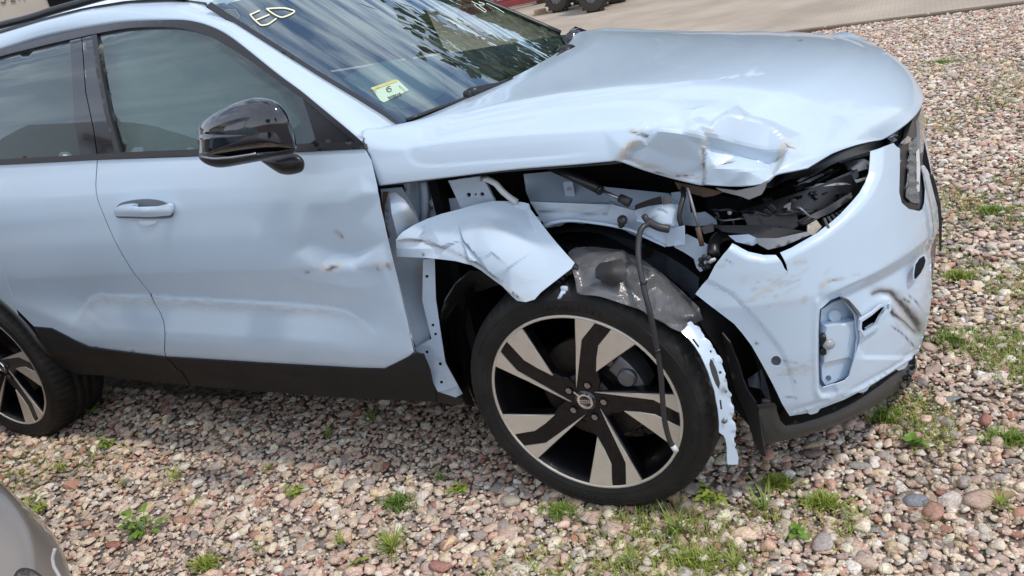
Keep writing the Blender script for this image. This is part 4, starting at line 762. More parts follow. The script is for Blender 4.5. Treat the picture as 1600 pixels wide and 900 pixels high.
def bump_disp(q):
    D = np.zeros(len(q)); d, t, s = pdist(q, TOPE); D -= .016*np.clip(1-d/11, 0, 1)**2
    d, t, s = pdist(q, SHO); low = s < 0; D += np.where(low, -.020*np.clip(d/22, 0, 1)*np.clip(1.25-d/95, .35, 1), 0)*np.clip(1-(t-.9)/.1, 0, 1)*((q[:, 0] > 1276) & (q[:, 1] < 560))
    d, t, s = pdist(q, ARC); D += np.where(s > 0, -.003, 0)*np.clip(d/2.5, 0, 1)*np.clip((1-t)/.4, 0, 1)+np.where(d < 1.4, -.002, 0)*np.clip((1-t)/.4, 0, 1)
    d, t, s = pdist(q, LEFT); D += .004*np.exp(-(d/4)**2)-.006*((s < 0)*np.clip(d/6, 0, 1)*(t < .55)*np.clip(1-d/30, 0, 1))
    D += -.010*g2(q, (1395, 462), (18, 7), .2)-.008*g2(q, (1430, 500), (12, 30), -.5)
    D -= .020*np.clip((q[:, 1]-620)/40, 0, 1)*0
    d, t, s = pdist(q, [(1440, 552), (1390, 584), (1320, 622), (1240, 648)]); D -= .004*np.clip(1-np.abs(d-6)/3, 0, 1)
    return D
washer = [(1446, 399), (1448.5, 407), (1446, 416), (1440, 427), (1433, 435), (1430, 437), (1429.5, 427), (1432, 413), (1438, 404)]
SCR = [([(1370, 463), (1388, 457), (1403, 457), (1412, 466)], 5), ([(1405, 462), (1422, 482), (1436, 502), (1446, 524)], 9), ([(1398, 482), (1403, 493), (1420, 505), (1440, 524)], 5), ([(1412, 470), (1428, 488), (1446, 510)], 7)]
r9 = random.Random(4); FINE = []
for i in range(34):
    x = r9.gauss(1190, 38); y = r9.gauss(450, 16)+(x-1190)*-.12; L_ = r9.uniform(6, 26); a_ = r9.uniform(-.75, -.1); FINE.append(([(x, y), (x+L_*math.cos(a_), y+L_*math.sin(a_))], r9.uniform(1.0, 2.2), r9.uniform(.35, .9)))
for i in range(16):
    x = r9.uniform(1214, 1262); y = r9.gauss(580, 7); L_ = r9.uniform(8, 24); a_ = r9.uniform(-.4, .05); FINE.append(([(x, y), (x+L_*math.cos(a_), y+L_*math.sin(a_))], r9.uniform(.9, 1.8), r9.uniform(.3, .8)))
for i in range(14):
    x = r9.uniform(1395, 1432); y = 478+(x-1395)*.85+r9.gauss(0, 6); L_ = r9.uniform(14, 34); FINE.append(([(x, y), (x+L_*.62, y+L_*.78)], r9.uniform(1.0, 2.0), r9.uniform(.5, 1.)))
def fine(q): return sum(k*streak(q, L, w, .3) for L, w, k in FINE)
BMP = panel('front_bumper', BO, on_bump(), 'blue_paint', CAR, holes=[POCK, VENT, circ(1213, 565, 8)], step=3.3, disp=bump_disp, th=.003, lines=[shift(SHO, -.8), shift(SHO, .8), shift(ARC, -1.2), ARC, shift(ARC, 1.2), LEFT]+[shift(L, 0) for L, w in SCR]+[[(1410, 470), (1430, 492), (1444, 520)]],
    paint={'dirt': lambda q: fine(q)+.8*streak(q, [(1120, 418), (1134, 414)], 3)+.3*g2(q, (1170, 435), (40, 8), -.1)+.5*streak(q, [(1170, 471), (1195, 455), (1222, 440), (1238, 438)], 4)+.7*streak(q, [(1238, 412), (1262, 408)], 4)+.9*streak(q, [(1282, 448), (1294, 438), (1320, 435)], 3)+.8*streak(q, [(1253, 475), (1260, 462)], 4)+.4*streak(q, [(1220, 586), (1250, 572), (1262, 568)], 4)+.25*g2(q, (1236, 580), (22, 8))+.7*streak(q, [(1330, 430), (1345, 428)], 2)+.4*g2(q, (1228, 470), (30, 10))+sum(1.3*streak(q, L, w) for L, w in SCR),
           'bare': lambda q: .45*streak(q, [(1175, 466), (1200, 452), (1216, 447)], 3.5)+.4*streak(q, [(1150, 424), (1155, 436)], 2)+.7*streak(q, [(1282, 449), (1292, 440)], 3),
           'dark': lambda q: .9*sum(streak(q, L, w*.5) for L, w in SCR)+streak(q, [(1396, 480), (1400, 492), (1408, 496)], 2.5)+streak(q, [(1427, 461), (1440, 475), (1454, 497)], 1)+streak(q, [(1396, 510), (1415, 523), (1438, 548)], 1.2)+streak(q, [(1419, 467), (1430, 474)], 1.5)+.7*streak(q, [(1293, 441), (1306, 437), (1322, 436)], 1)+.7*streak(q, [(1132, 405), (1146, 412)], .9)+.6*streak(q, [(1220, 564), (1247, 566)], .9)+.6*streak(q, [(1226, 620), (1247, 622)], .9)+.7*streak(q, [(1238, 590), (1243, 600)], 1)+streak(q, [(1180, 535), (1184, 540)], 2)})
panel('sensor', circ(1213, 565, 8.4), on_bump(.006), 'dark_grey_sheet', BMP, th=.002, step=4)
panel('washer_hole_dark', [((x-1438)*.9+1437, (y-417)*.95+417) for x, y in washer], on_bump(-.0035), 'void_black', BMP, th=.002, step=3); panel('washer_rim', [((x-1438)*1.15+1437, (y-417)*1.12+417) for x, y in washer], on_bump(-.002), 'inner_paint', BMP, th=.002, step=3)  # first panel: black patch standing in for the shade inside the hole
PK = panel('fog_pocket', [(1276, 478), (1300, 464), (1320, 456), (1336, 472), (1350, 486), (1348, 512), (1352, 524), (1352, 538), (1338, 588), (1322, 604), (1286, 614), (1274, 590)], on_bump(.045), 'blue_paint', BMP, th=0, step=5)
rimq = dens(POCK, 5); ra = on_bump(.0005)(rimq); rb = on_bump(.046)(rimq); nn_ = len(rimq)
obj('pocket_rim', np.vstack([ra, rb]), [(i, (i+1) % nn_, nn_+(i+1) % nn_, nn_+i) for i in range(nn_)], 'inner_paint', PK, False)
panel('pocket_step', [(1288, 532), (1292, 511), (1338, 501), (1345, 512), (1344, 528), (1341, 546), (1336, 566), (1326, 558), (1288, 566)], on_bump(.016), 'blue_paint', PK, th=.03, step=5)
panel('pocket_shelf', [(1284, 574), (1287, 566), (1326, 557), (1333, 562), (1326, 586), (1318, 592), (1290, 602), (1285, 594)], on_bump(.022), 'blue_paint', PK, th=.03, step=4, paint={'dirt': lambda q: .7*np.clip((570-q[:, 1]+.25*(1300-q[:, 0]))/5, 0, 1), 'bare': lambda q: .5*np.clip((572-q[:, 1]+.25*(1300-q[:, 0]))/5, 0, 1)})
panel('pocket_boss', circ(1305, 494, 9.5), on_bump(.036), 'blue_paint', PK, th=.012, step=4)
panel('pocket_boss', circ(1295, 591, 4), on_bump(.020), 'dull_metal', PK, th=.004, step=3)
panel('bracket_edge', sp([(1317, 464), (1326, 468), (1337, 480), (1346, 492), (1342, 494), (1332, 482), (1323, 473), (1315, 468)], 3), on_bump(.006), 'dull_metal', PK, th=.004, step=4)
panel('vent_opening', [(1340, 498), (1376, 476), (1396, 468), (1384, 509), (1350, 527), (1342, 514)], on_bump(.04), 'void_black', BMP, th=0)
MB().tube(rs([at(1346, 518, .30), at(1356, 508, .32), at(1368, 497, .35)], 6), .003, 6).build('vent_wire', material('green_wire', (.05, .16, .08), .5), BMP, True)
panel('vent_frame', [(1344, 500), (1362, 489), (1376, 477), (1392, 471), (1393, 484), (1383, 498), (1375, 511), (1363, 519), (1351, 526), (1343, 516)], on_bump(-.0035), 'blue_paint', BMP, holes=[VENT], th=.006, step=3)
panel('vent_rib', [(1352, 513), (1364, 505), (1371, 504), (1356, 518)], on_bump(.02), 'inner_paint', BMP, th=.003)
mb = MB(); fb = on_bump(.012)(np.array([(1294, 538)]))[0]
mb.lathe([(-.012, .0), (-.010, .010), (0, .016), (.012, .012)], 12, fb); FG = mb.build('fog_lamp', 'lens', BMP, True)
MB().box(on_bump(.02)(np.array([(1286, 530)]))[0], (.016, .02, .03), bev=.004).box(on_bump(.02)(np.array([(1286, 548)]))[0], (.016, .02, .022), bev=.004).build('fog_lamp_holder', 'satin_black', FG)
for x, y in ((1273, 637), (1350, 603), (1410, 568)):
    panel('bumper_tab', [(x-10, y+4), (x+10, y-7), (x+9, y+1), (x+4, y+8), (x-6, y+11), (x-10, y+9)], on_bump(.004), 'blue_paint', BMP, th=.003, step=4)
panel('bumper_edge', [(1228, 640), (1236, 643), (1265, 637), (1320, 616), (1355, 598), (1417, 560), (1428, 552), (1427, 560), (1416, 568), (1355, 606), (1320, 624), (1265, 645), (1234, 650)], on_bump(.010), 'blue_paint', BMP, th=.002, step=5)
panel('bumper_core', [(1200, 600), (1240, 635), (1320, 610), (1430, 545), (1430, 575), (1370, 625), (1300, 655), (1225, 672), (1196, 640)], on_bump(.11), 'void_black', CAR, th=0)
LIP = [(1185, 637), (1196, 636), (1212, 635), (1216, 648), (1220, 660), (1228, 668), (1250, 665), (1278, 657), (1305, 647), (1332, 634), (1355, 620), (1380, 603), (1400, 587), (1422, 571), (1433, 560), (1431, 572), (1426, 586), (1416, 598), (1405, 607), (1380, 626), (1355, 642), (1330, 655), (1305, 665), (1280, 674), (1255, 682), (1220, 690), (1192, 695), (1188, 670)]
LP = panel('bumper_lip', LIP, on_bump(.006), 'lip_plastic', CAR, th=.012, step=4, disp=lambda q: -.006*np.clip(1-pdist(q, LIP[3:15])[0]/4, 0, 1)+.004*np.exp(-((pdist(q, LIP[3:15])[0]-9)/5)**2))
panel('lip_top', [(1183, 634), (1210, 631), (1214, 637), (1186, 640)], on_bump(-.002), 'black_plastic', LP, th=.004)
MB().box(on_bump(.01)(np.array([(1197, 628)]))[0], (.022, .016, .022), bev=.004).build('lip_clip', 'black_plastic', LP)
for x, y in ((1309, 641), (1248, 662), (1360, 612)): MB().box(on_bump(.02)(np.array([(x, y)]))[0], (.03, .012, .008), ((.9, .3, .3), (-.3, .95, 0), (-.3, 0, .95)), .002).build('lip_clip', 'black_plastic', LP)
# ---- daytime running lamp and grille at the nose
DR = panel('headlamp_housing', [(1406, 232), (1412, 224), (1418, 214), (1421, 200), (1428, 182), (1437, 160), (1441, 172), (1443, 200), (1444, 232), (1441, 252), (1445, 275), (1448, 296), (1447, 317), (1443, 328), (1437, 332), (1420, 328), (1408, 319), (1404, 300), (1405, 262)], on_bump(.008), 'satin_black', CAR, th=.012, step=5)
panel('led_strip', [(1422, 222), (1431, 214), (1433, 250), (1434, 290), (1435, 318), (1422, 315), (1415, 308), (1418, 270)], on_bump(.004), 'led_grey', DR, th=.003, step=5, disp=lambda q: .003*np.sign(np.sin(q[:, 1]*1.1)*np.sin(q[:, 0]*1.3)))
panel('light_bar', [(1433, 236), (1436, 232), (1438, 262), (1437, 299), (1434, 300), (1434, 262)], on_bump(.001), 'beam_white', DR, th=.003, step=4)
panel('lamp_reflector', [(1409, 224), (1418, 212), (1424, 216), (1423, 222), (1412, 226)], on_bump(.004), 'chrome', DR, th=.003, step=4)
panel('headlamp_housing', [(1437, 158), (1441, 166), (1445, 186), (1445, 215), (1442, 236), (1439, 240), (1437, 200), (1434, 175)], on_bump(.0), 'lens', CAR, th=.012, step=5)
GRR = ((math.cos(.17), 0, -math.sin(.17)), (0, 1, 0), (math.sin(.17), 0, math.cos(.17))); GR = MB().box((.790, .85, .75), (.03, .62, .27), GRR, .012); GRO = GR.build('grille', 'gloss_black', CAR)
for i in range(13): MB().box((.804, .60+i*.042, .75), (.012, .010, .24), GRR).build('grille_bar', 'satin_black', GRO)
MB().box((.825, .95, .50), (.03, .5, .07), bev=.01).build('lower_grille', 'satin_black', CAR)
panel('number_plate_mount', [(1458, 276), (1463, 291), (1470, 322), (1472, 350), (1471, 392), (1467.5, 393), (1467, 350), (1465, 325), (1458, 298), (1452, 274)], on_depth(.62), 'black_plastic', CAR, th=.02)
# mirrored far half of the bumper so the nose is closed
V = []; zs = np.linspace(.25, .78, 14)
for i in range(30):
    a = i/29*math.pi/2*.98
    for z in zs:
        bb = .915-float(np.interp(z, [.15, .25, .35, .50, .65, .80, .92], [.09, .05, .025, .008, .0, .018, .048])); aa = float(np.interp(z, [.10, .20, .25, .30, .38, .46, .55, .65, .75, .85, .92], [.49, .535, .569, .583, .590, .592, .588, .578, .560, .538, .520])); c, s = math.cos(a), math.sin(a); rr_ = 1/(c**2.7+s**2.7)**(1/2.7)
        V.append((.295+aa*c*rr_-.006, .93+bb*s*rr_, z))
obj('far_bumper', V, [(i*14+j, i*14+j+1, (i+1)*14+j+1, (i+1)*14+j) for i in range(29) for j in range(13)], 'blue_paint', CAR)
# ---- loose painted strip hanging in front of the tyre
SO = [(1060, 514), (1068, 509), (1080, 501), (1084, 508), (1092, 511), (1100, 522), (1101, 528), (1108, 533), (1112, 540), (1117, 545), (1121, 553), (1127, 562), (1130, 572), (1133, 580), (1132, 590), (1137, 597), (1138, 610), (1142, 615), (1143, 628), (1146, 635), (1146, 650), (1144, 655), (1148, 660), (1150, 672), (1150, 682), (1147, 685), (1147, 690), (1150, 694), (1148, 699), (1152, 706), (1154, 716), (1153, 726), (1137, 726), (1136, 715), (1136, 700), (1134, 687), (1130, 680), (1124, 676), (1124, 660), (1122, 640), (1119, 625), (1117, 612), (1112, 597), (1107, 582), (1101, 568), (1095, 555), (1086, 541), (1077, 530), (1068, 522)]
LS = panel('loose_trim_strip', SO, on_depth([(1060, 514), (1080, 501), (1112, 540), (1095, 555), (1142, 615), (1117, 612), (1150, 690), (1124, 676), (1145, 726)], [.0, .03, .01, -.03, -.0, -.035, -.005, -.035, -.01]), 'blue_paint', CAR, step=3.2, th=.003,
   holes=[[(1081, 530), (1084, 529), (1093, 541), (1091, 543.5)], [(1124, 625), (1127, 625), (1129, 640), (1126, 641)], circ(1111, 549, 2.2), circ(1125.5, 582, 2.6), [(1110, 560), (1114, 563), (1121, 580), (1126, 600), (1124, 610), (1118, 600), (1112, 585), (1108, 570)]],
   disp=lambda q: .006*np.clip(1-pdist(q, [(1080, 501), (1100, 523), (1127, 562), (1142, 615), (1150, 690)])[0]/7, 0, 1)*np.sign(np.sin(q[:, 1]/4.2))*.45, paint={'dark': lambda q: .7*g2(q, (1131, 610), (6, 6)), 'bare': lambda q: .4*g2(q, (1126, 605), (8, 10))})
MB().lathe([(-.006, .0), (-.006, .006), (0, .008)], 10, at(1132, 657, -.025)).build('strip_bolt', 'dull_metal', LS, True)
plate('torn_backing', [(1106, 562), (1114, 560), (1124, 580), (1128, 596), (1130, 608), (1136, 612), (1133, 616), (1118, 612), (1108, 600), (1110, 585)], -.012, 'liner_torn', LS)
# ---- wheels
ZH = .355
def wheel_meshes():
    M = {}
    # tyre
    prof = [(.045, .268), (.012, .272), (.000, .281), (-.006, .288), (-.0105, .300), (-.0135, .316), (-.0112, .332), (-.0045, .345), (.004, .3535), (.014, .3595), (.026, .3635), (.05, .366), (.0765, .367), (.078, .360), (.086, .360), (.0875, .3675), (.112, .368), (.1135, .361), (.123, .361), (.1245, .368),
            (.150, .3675), (.1515, .360), (.16, .360), (.1615, .367), (.19, .366), (.212, .3635), (.226, .358), (.238, .34), (.243, .316), (.238, .29), (.225, .268)]
    n = 288; m = len(prof); V = []
    for i in range(n):
        a = 2*math.pi*i/n
        for k, (h, r) in enumerate(prof):
            rr = r
            if 8 <= k <= 10 and i % 4 == 0: rr -= .005
            if k in (11, 12) and i % 4 == 0: rr -= .006
            if 24 <= k <= 26 and i % 4 == 0: rr -= .006
            V.append((rr*math.cos(a), h, rr*math.sin(a)))
    F = [(i*m+k, ((i+1) % n)*m+k, ((i+1) % n)*m+k+1, i*m+k+1) for i in range(n) for k in range(m-1)]
    M['tyre'] = mesh('tyre', V, F, 'rubber')
    mb = MB(); mb.lathe([(-.0075, .2915), (-.0098, .293), (-.0100, .2945), (-.0088, .296)], 96); mb.lathe([(-.0118, .3285), (-.0135, .330), (-.0128, .3315), (-.0105, .333)], 96)
    def arcbox(a, r, w, h): c, s = math.cos(a), math.sin(a); mb.box((r*c, -.0118, r*s), (h, .004, w), ((c, 0, -s), (0, 1, 0), (s, 0, c)))
    for b0 in (R_(70), R_(250)):
        for j in range(9):
            a = b0+j*.062; arcbox(a, .312, .0035, .015)
            if j % 3 != 1: arcbox(a+.014, .318, .010, .0035)
            if j % 2: arcbox(a+.014, .306, .010, .0035)
    for b0 in (R_(160), R_(340)):
        for j in range(14): arcbox(b0+j*.03, .309, .003, .006)
    M['tyre_print'] = mesh('sidewall_moulding', mb.V, mb.F, 'rubber')
    yc = lambda r: .027*(1-r/.28) if r < .28 else 0.0
    pt = lambda r, d, o=0.0: (r*math.cos(R_(d)), yc(r)+o, r*math.sin(R_(d)))
    def bandpoly(poly, n=6):
        out = []
        for i in range(len(poly)):
            a, b = poly[i], poly[(i+1) % len(poly)]
            A = np.array([a[0]*math.cos(R_(a[1])), a[0]*math.sin(R_(a[1]))]); B = np.array([b[0]*math.cos(R_(b[1])), b[0]*math.sin(R_(b[1]))])
            for k in range(n):
                if a[0] > .268 and b[0] > .268: t = a[1]+(b[1]-a[1])*k/n; out.append((.2745*math.cos(R_(t)), .2745*math.sin(R_(t))))
                else: out.append(tuple(A+(B-A)*k/n))
        return out
    def slab(mb, poly, off, depth, bev=.0015):
        P = bandpoly(poly); c = np.mean(P, axis=0); n = len(P); V = []
        P2 = [tuple(np.array(p)-(np.array(p)-c)/(np.linalg.norm(np.array(p)-c)+1e-9)*bev) for p in P]
        for L, o in ((P2, off), (P, off+bev), (P, off+depth)):
            for x, z in L: V.append((x, yc(math.hypot(x, z))+o, z))
        F = [tuple(range(n-1, -1, -1))]
        for b in (0, n): F += [(b+i, b+(i+1) % n, b+n+(i+1) % n, b+n+i) for i in range(n)]
        mb.add(V, F)
    a0 = -90
    wedge = [(.115, 9), (.160, 13), (.205, 14), (.272, 9), (.272, -6)]
    thin = [(.046, 62), (.053, 55), (.21, 27), (.274, 18.5), (.274, 30), (.205, 32)]
    Mf = []
    for poly in (wedge, thin):
        mb = MB(); slab(mb, [(r, d+a0) for r, d in poly], -.004, .009); Mf.append(mesh('spoke_face', mb.V, mb.F, 'machined', False))
    M['faces'] = Mf
    # black casting: hub, five broad spokes, barrel
    mb = MB()
    for k in range(5):
        b = a0+72*k
        sp_ = [(.045, 66+b), (.06, 54+b), (.20, 33.5+b), (.274, 31+b), (.274, -7+b), (.118, 7.5+b), (.088, -4+b), (.06, -14+b), (.03, 0+b)]
        slab(mb, sp_, .0, .030, .003)
        P = [(.10, 20+b), (.21, 20.5+b), (.27, 13.5+b), (.27, 12+b), (.205, 17.5+b), (.1, 15+b)]; slab(mb, P, -.001, .004, .001)
    mb.lathe([(.024, .0), (.024, .070), (.030, .080), (.06, .082)], 40)
    M['rim'] = mesh('rim', mb.V, mb.F, 'wheel_black', False)
    mb = MB(); mb.lathe([(.0, .274), (.012, .268), (.03, .262), (.06, .255), (.16, .248), (.225, .262)], 64); M['barrel'] = mesh('rim_barrel', mb.V, mb.F, 'wheel_black')
    mb = MB(); mb.lathe([(.004, .2735), (-.0035, .274), (-.0045, .277), (-.0035, .2815), (.004, .283)], 96); M['lip'] = mesh('rim_lip', mb.V, mb.F, 'machined')
    mb = MB(); mb.lathe([(.0, .0), (.0, .0065), (-.001, .0075), (.004, .0095), (.02, .0095)], 12)
    mb2 = MB(); mb2.prism([(.0095*math.cos(a), .0095*math.sin(a)) for a in np.arange(6)*math.pi/3], -.004, .012); mb.add(mb2.V, mb2.F); M['nut'] = mesh('lug_nut', mb.V, mb.F, 'steel', False)
    mb = MB(); mb.lathe([(.0, .013), (.03, .0135)], 16); M['well'] = mesh('nut_well', mb.V, mb.F, 'wheel_black')
    mb = MB(); mb.lathe([(-.003, .0), (-.003, .030), (.001, .0325), (.008, .033)], 32); M['cap'] = mesh('hub_cap', mb.V, mb.F, 'gloss_black')
    mb = MB(); mb.lathe([(-.0035, .0165), (-.007, .018), (-.007, .0235), (-.0035, .025)], 36)
    mb.box((-.0225, -.0052, .0225), (.020, .003, .005), ((.7071, 0, .7071), (0, 1, 0), (-.7071, 0, .7071)))
    mb.box((0, -.0055, 0), (.037, .003, .009)); M['emblem'] = mesh('emblem', mb.V, mb.F, 'chrome', False)
    mb = MB()
    for i in range(5): mb.box((-.0125+i*.00625, -.0074, 0), (.0036, .001, .005))
    M['emblem_print'] = mesh('emblem_letters', mb.V, mb.F, 'satin_black', False)
    mb = MB(); mb.lathe([(.085, .05), (.083, .06), (.083, .155), (.085, .162), (.11, .162), (.11, .05)], 48); mb.lathe([(.045, .0), (.045, .072), (.085, .080)], 32); M['disc'] = mesh('brake_disc', mb.V, mb.F, 'disc_iron')
    mb = MB(); pr = [(.045, .118), (.042, .128), (.042, .165), (.048, .176), (.120, .178), (.12, .115), (.045, .118)]; mb.lathe(pr, 14, arc=(-.34, .34), close=False)
    for a in (-.34, .34): c, s_ = math.cos(a), math.sin(a); mb.box((.147*c, .08, .147*s_), (.058, .07, .012), ((c, 0, -s_), (0, 1, 0), (s_, 0, c)), .004)
    mb.lathe([(.030, .0), (.030, .022), (.036, .027), (.05, .028)], 20, (.147, 0, 0))
    for a in (-.42, .42): mb.box((.135*math.cos(a), .07, .135*math.sin(a)), (.022, .05, .022), ((math.cos(a), 0, -math.sin(a)), (0, 1, 0), (math.sin(a), 0, math.cos(a))), .005)
    M['caliper'] = mesh('brake_caliper', mb.V, mb.F, 'caliper_metal', True); M['caliper'].set_sharp_from_angle(angle=.6)
    return M
WM = wheel_meshes()
def make_wheel(name, loc, rot, spin, cal):
    root = bpy.data.objects.new(name, None); root.empty_display_size = .1; link(root, CAR); root.location = loc; root.rotation_euler = (0, 0, rot)
    def sub(nm, me, M=None):
        o = bpy.data.objects.new(nm, me); COL.objects.link(o); o.parent = root
        if M is not None: o.matrix_local = M
        return o
    Rs = Matrix.Rotation(-spin, 4, 'Y')
    sub('tyre', WM['tyre']); sub('sidewall_moulding', WM['tyre_print']); sub('rim', WM['rim'], Rs); sub('rim_barrel', WM['barrel']); sub('rim_lip', WM['lip'])
    for k in range(5):
        R5 = Matrix.Rotation(-R_(72*k)-spin, 4, 'Y')
        for f in WM['faces']: sub('spoke_face', f, R5)
        a = R_(-90+20+72*k)+spin; P = (.0545*math.cos(a), .0215, .0545*math.sin(a))
        sub('lug_nut', WM['nut'], Matrix.Translation(P)); sub('nut_well', WM['well'], Matrix.Translation((P[0], P[1]-.003, P[2])))
    T = Matrix.Translation((0, .0235, 0)); sub('hub_cap', WM['cap'], T); sub('emblem', WM['emblem'], T); sub('emblem_letters', WM['emblem_print'], T)
    sub('brake_disc', WM['disc']); sub('brake_caliper', WM['caliper'], Matrix.Rotation(-cal, 4, 'Y'))
    return root
make_wheel('front_wheel', (0, 0, ZH), -.031, 0, R_(30)); make_wheel('rear_wheel', (-2.702, .0, ZH-.008), 0, R_(9), R_(150))
make_wheel('front_wheel', (0, WID, ZH), math.pi-.031, 0, R_(150)); make_wheel('rear_wheel', (-2.702, WID, ZH), math.pi, R_(20), R_(30))

# ================================================================== setting
V = []; n = 90
def gz(X, Y): return .006*np.sin(X*2.1+.4)*np.cos(Y*1.7)+.004*np.sin(X*5.3+Y*3.1)
gx = np.concatenate([np.linspace(-200, -12, 12)[:-1], np.linspace(-12, 12, 121), np.linspace(12, 200, 12)[1:]]); gy = np.concatenate([np.linspace(-200, -8, 12)[:-1], np.linspace(-8, 12, 101), np.linspace(12, 400, 14)[1:]])
X, Y = np.meshgrid(gx, gy); Z = np.where((np.abs(X) < 12) & (np.abs(Y) < 12), gz(X, Y), 0)-.011
GV = np.stack([X.ravel(), Y.ravel(), Z.ravel()], 1); nx = len(gx); ny = len(gy)
I, J = np.meshgrid(np.arange(ny-1), np.arange(nx-1), indexing='ij'); b = (I*nx+J).ravel(); GF = np.stack([b, b+1, b+nx+1, b+nx], 1)
def ground_mat():
    m = bpy.data.materials.new('gravel_ground'); m.use_nodes = True; t = m.node_tree; N = t.nodes; L = t.links; b = N['Principled BSDF']; b.inputs['Roughness'].default_value = .95
    tcn = N.new('ShaderNodeTexCoord'); v = N.new('ShaderNodeTexVoronoi'); v.inputs['Scale'].default_value = 34; L.new(tcn.outputs['Object'], v.inputs['Vector'])
    s = N.new('ShaderNodeSeparateColor'); L.new(v.outputs['Color'], s.inputs[0]); r = N.new('ShaderNodeValToRGB'); L.new(s.outputs[0], r.inputs[0]); e = r.color_ramp.elements
    e[0].position = 0; e[0].color = (.16, .14, .12, 1); e[1].position = 1; e[1].color = (.42, .37, .31, 1)
    for p, c in ((.2, (.20, .13, .11, 1)), (.4, (.30, .25, .21, 1)), (.6, (.24, .22, .21, 1)), (.8, (.36, .27, .23, 1))): k = e.new(p); k.color = c
    r.color_ramp.interpolation = 'CONSTANT'
    d = N.new('ShaderNodeMapRange'); d.inputs['From Min'].default_value = .2; d.inputs['From Max'].default_value = .75; d.inputs['To Min'].default_value = 1; d.inputs['To Max'].default_value = .25; L.new(v.outputs['Distance'], d.inputs['Value'])
    mi = N.new('ShaderNodeMix'); mi.data_type = 'RGBA'; mi.inputs['A'].default_value = (.19, .155, .12, 1); L.new(r.outputs[0], mi.inputs['B']); L.new(d.outputs[0], mi.inputs['Factor']); L.new(mi.outputs['Result'], b.inputs['Base Color'])
    bp = N.new('ShaderNodeBump'); bp.inputs['Distance'].default_value = .02; L.new(d.outputs[0], bp.inputs['Height']); L.new(bp.outputs[0], b.inputs['Normal']); return m
GRD = tag(obj('ground', GV, GF.astype(np.int32), ground_mat(), None), kind='structure')
# paved yard behind the gravel: edge runs between two points found in the photograph
E0, E1 = on_z([(1290, 45)], 0)[0], on_z([(1600, 6)], 0)[0]; ed = (E1-E0)/np.linalg.norm(E1-E0); en = np.array([-ed[1], ed[0], 0])
def pave_mat():
    m = bpy.data.materials.new('paving'); m.use_nodes = True; t = m.node_tree; N = t.nodes; L = t.links; b = N['Principled BSDF']; b.inputs['Roughness'].default_value = .9
    tcn = N.new('ShaderNodeTexCoord'); br = N.new('ShaderNodeTexBrick'); br.inputs['Scale'].default_value = 5; br.inputs['Mortar Size'].default_value = .02; br.inputs['Color1'].default_value = (.50, .415, .33, 1); br.inputs['Color2'].default_value = (.465, .385, .31, 1); br.inputs['Mortar'].default_value = (.35, .305, .25, 1)
    L.new(tcn.outputs['Object'], br.inputs['Vector']); n = N.new('ShaderNodeTexNoise'); n.inputs['Scale'].default_value = .9; n.inputs['Detail'].default_value = 8; L.new(tcn.outputs['Object'], n.inputs['Vector'])
    mi = N.new('ShaderNodeMix'); mi.data_type = 'RGBA'; mi.blend_type = 'MULTIPLY'; cr_ = N.new('ShaderNodeMapRange'); cr_.inputs['From Min'].default_value = .35; cr_.inputs['From Max'].default_value = .7; cr_.inputs['To Min'].default_value = .78; cr_.inputs['To Max'].default_value = 1.08
    L.new(n.outputs['Fac'], cr_.inputs['Value']); L.new(br.outputs['Color'], mi.inputs['A']); L.new(cr_.outputs['Result'], mi.inputs['B']); mi.inputs['Factor'].default_value = 1; L.new(mi.outputs['Result'], b.inputs['Base Color']); return m
pv = [E0-ed*60, E0+ed*60, E0+ed*60+en*60, E0-ed*60+en*60]
MBp = MB(); MBp.add([p+np.array([0, 0, h]) for h in (.012, -.1) for p in pv], [(0, 1, 2, 3), (4, 5, 1, 0), (5, 6, 2, 1), (6, 7, 3, 2), (7, 4, 0, 3)]); tag(MBp.build('paved_yard', pave_mat()), kind='structure')
mb = MB()
KB = material('kerb_concrete', (.20, .155, .11), .9, vary=(8, (.13, .10, .075), .4, .8))
KR = None
kme = None
KRO = bpy.data.objects.new('kerb', None); link(KRO); LOC[KRO.name] = (0, 0, 0); tag(KRO, kind='structure')
for i in range(-12, 14):
    c = E0+ed*(i*1.0+.5)-en*.03; o_ = MB().box((0, 0, 0), (.985, .07, .06), bev=.008)
    if kme is None: kme = mesh('kerb_stone', o_.V, o_.F, KB, False)
    k = bpy.data.objects.new('kerb_stone', kme); COL.objects.link(k); k.parent = KRO; k.location = (c[0], c[1], .0); k.rotation_euler = (0, 0, math.atan2(ed[1], ed[0]))
# ---- gravel
def ico(sub):
    import bmesh
    bm = bmesh.new(); bmesh.ops.create_icosphere(bm, subdivisions=sub, radius=1); V = np.array([v.co[:] for v in bm.verts]); F = np.array([[v.index for v in f.verts] for f in bm.faces]); bm.free(); return V, F
def pebbles(sub, n, seed):
    V, F = ico(sub); r = np.random.default_rng(seed); out = []
    for i in range(n):
        P = V.copy(); d = np.ones(len(P))
        for k in range(7):                       # flat faces: cut with random planes
            a = r.normal(size=3); a /= np.linalg.norm(a); h = r.uniform(.5, .86); s = P@a; P = P-np.where(s > h, s-h, 0)[:, None]*a*.95
        for k in range(3): a = r.normal(size=3)*1.4; P = P*(1+.06*np.sin(V@a*2.2+r.uniform(0, 6)))[:, None]
        P = P*np.array([r.uniform(1.0, 1.45), r.uniform(.8, 1.1), r.uniform(.42, .68)]); out.append(P)
    return np.array(out), F
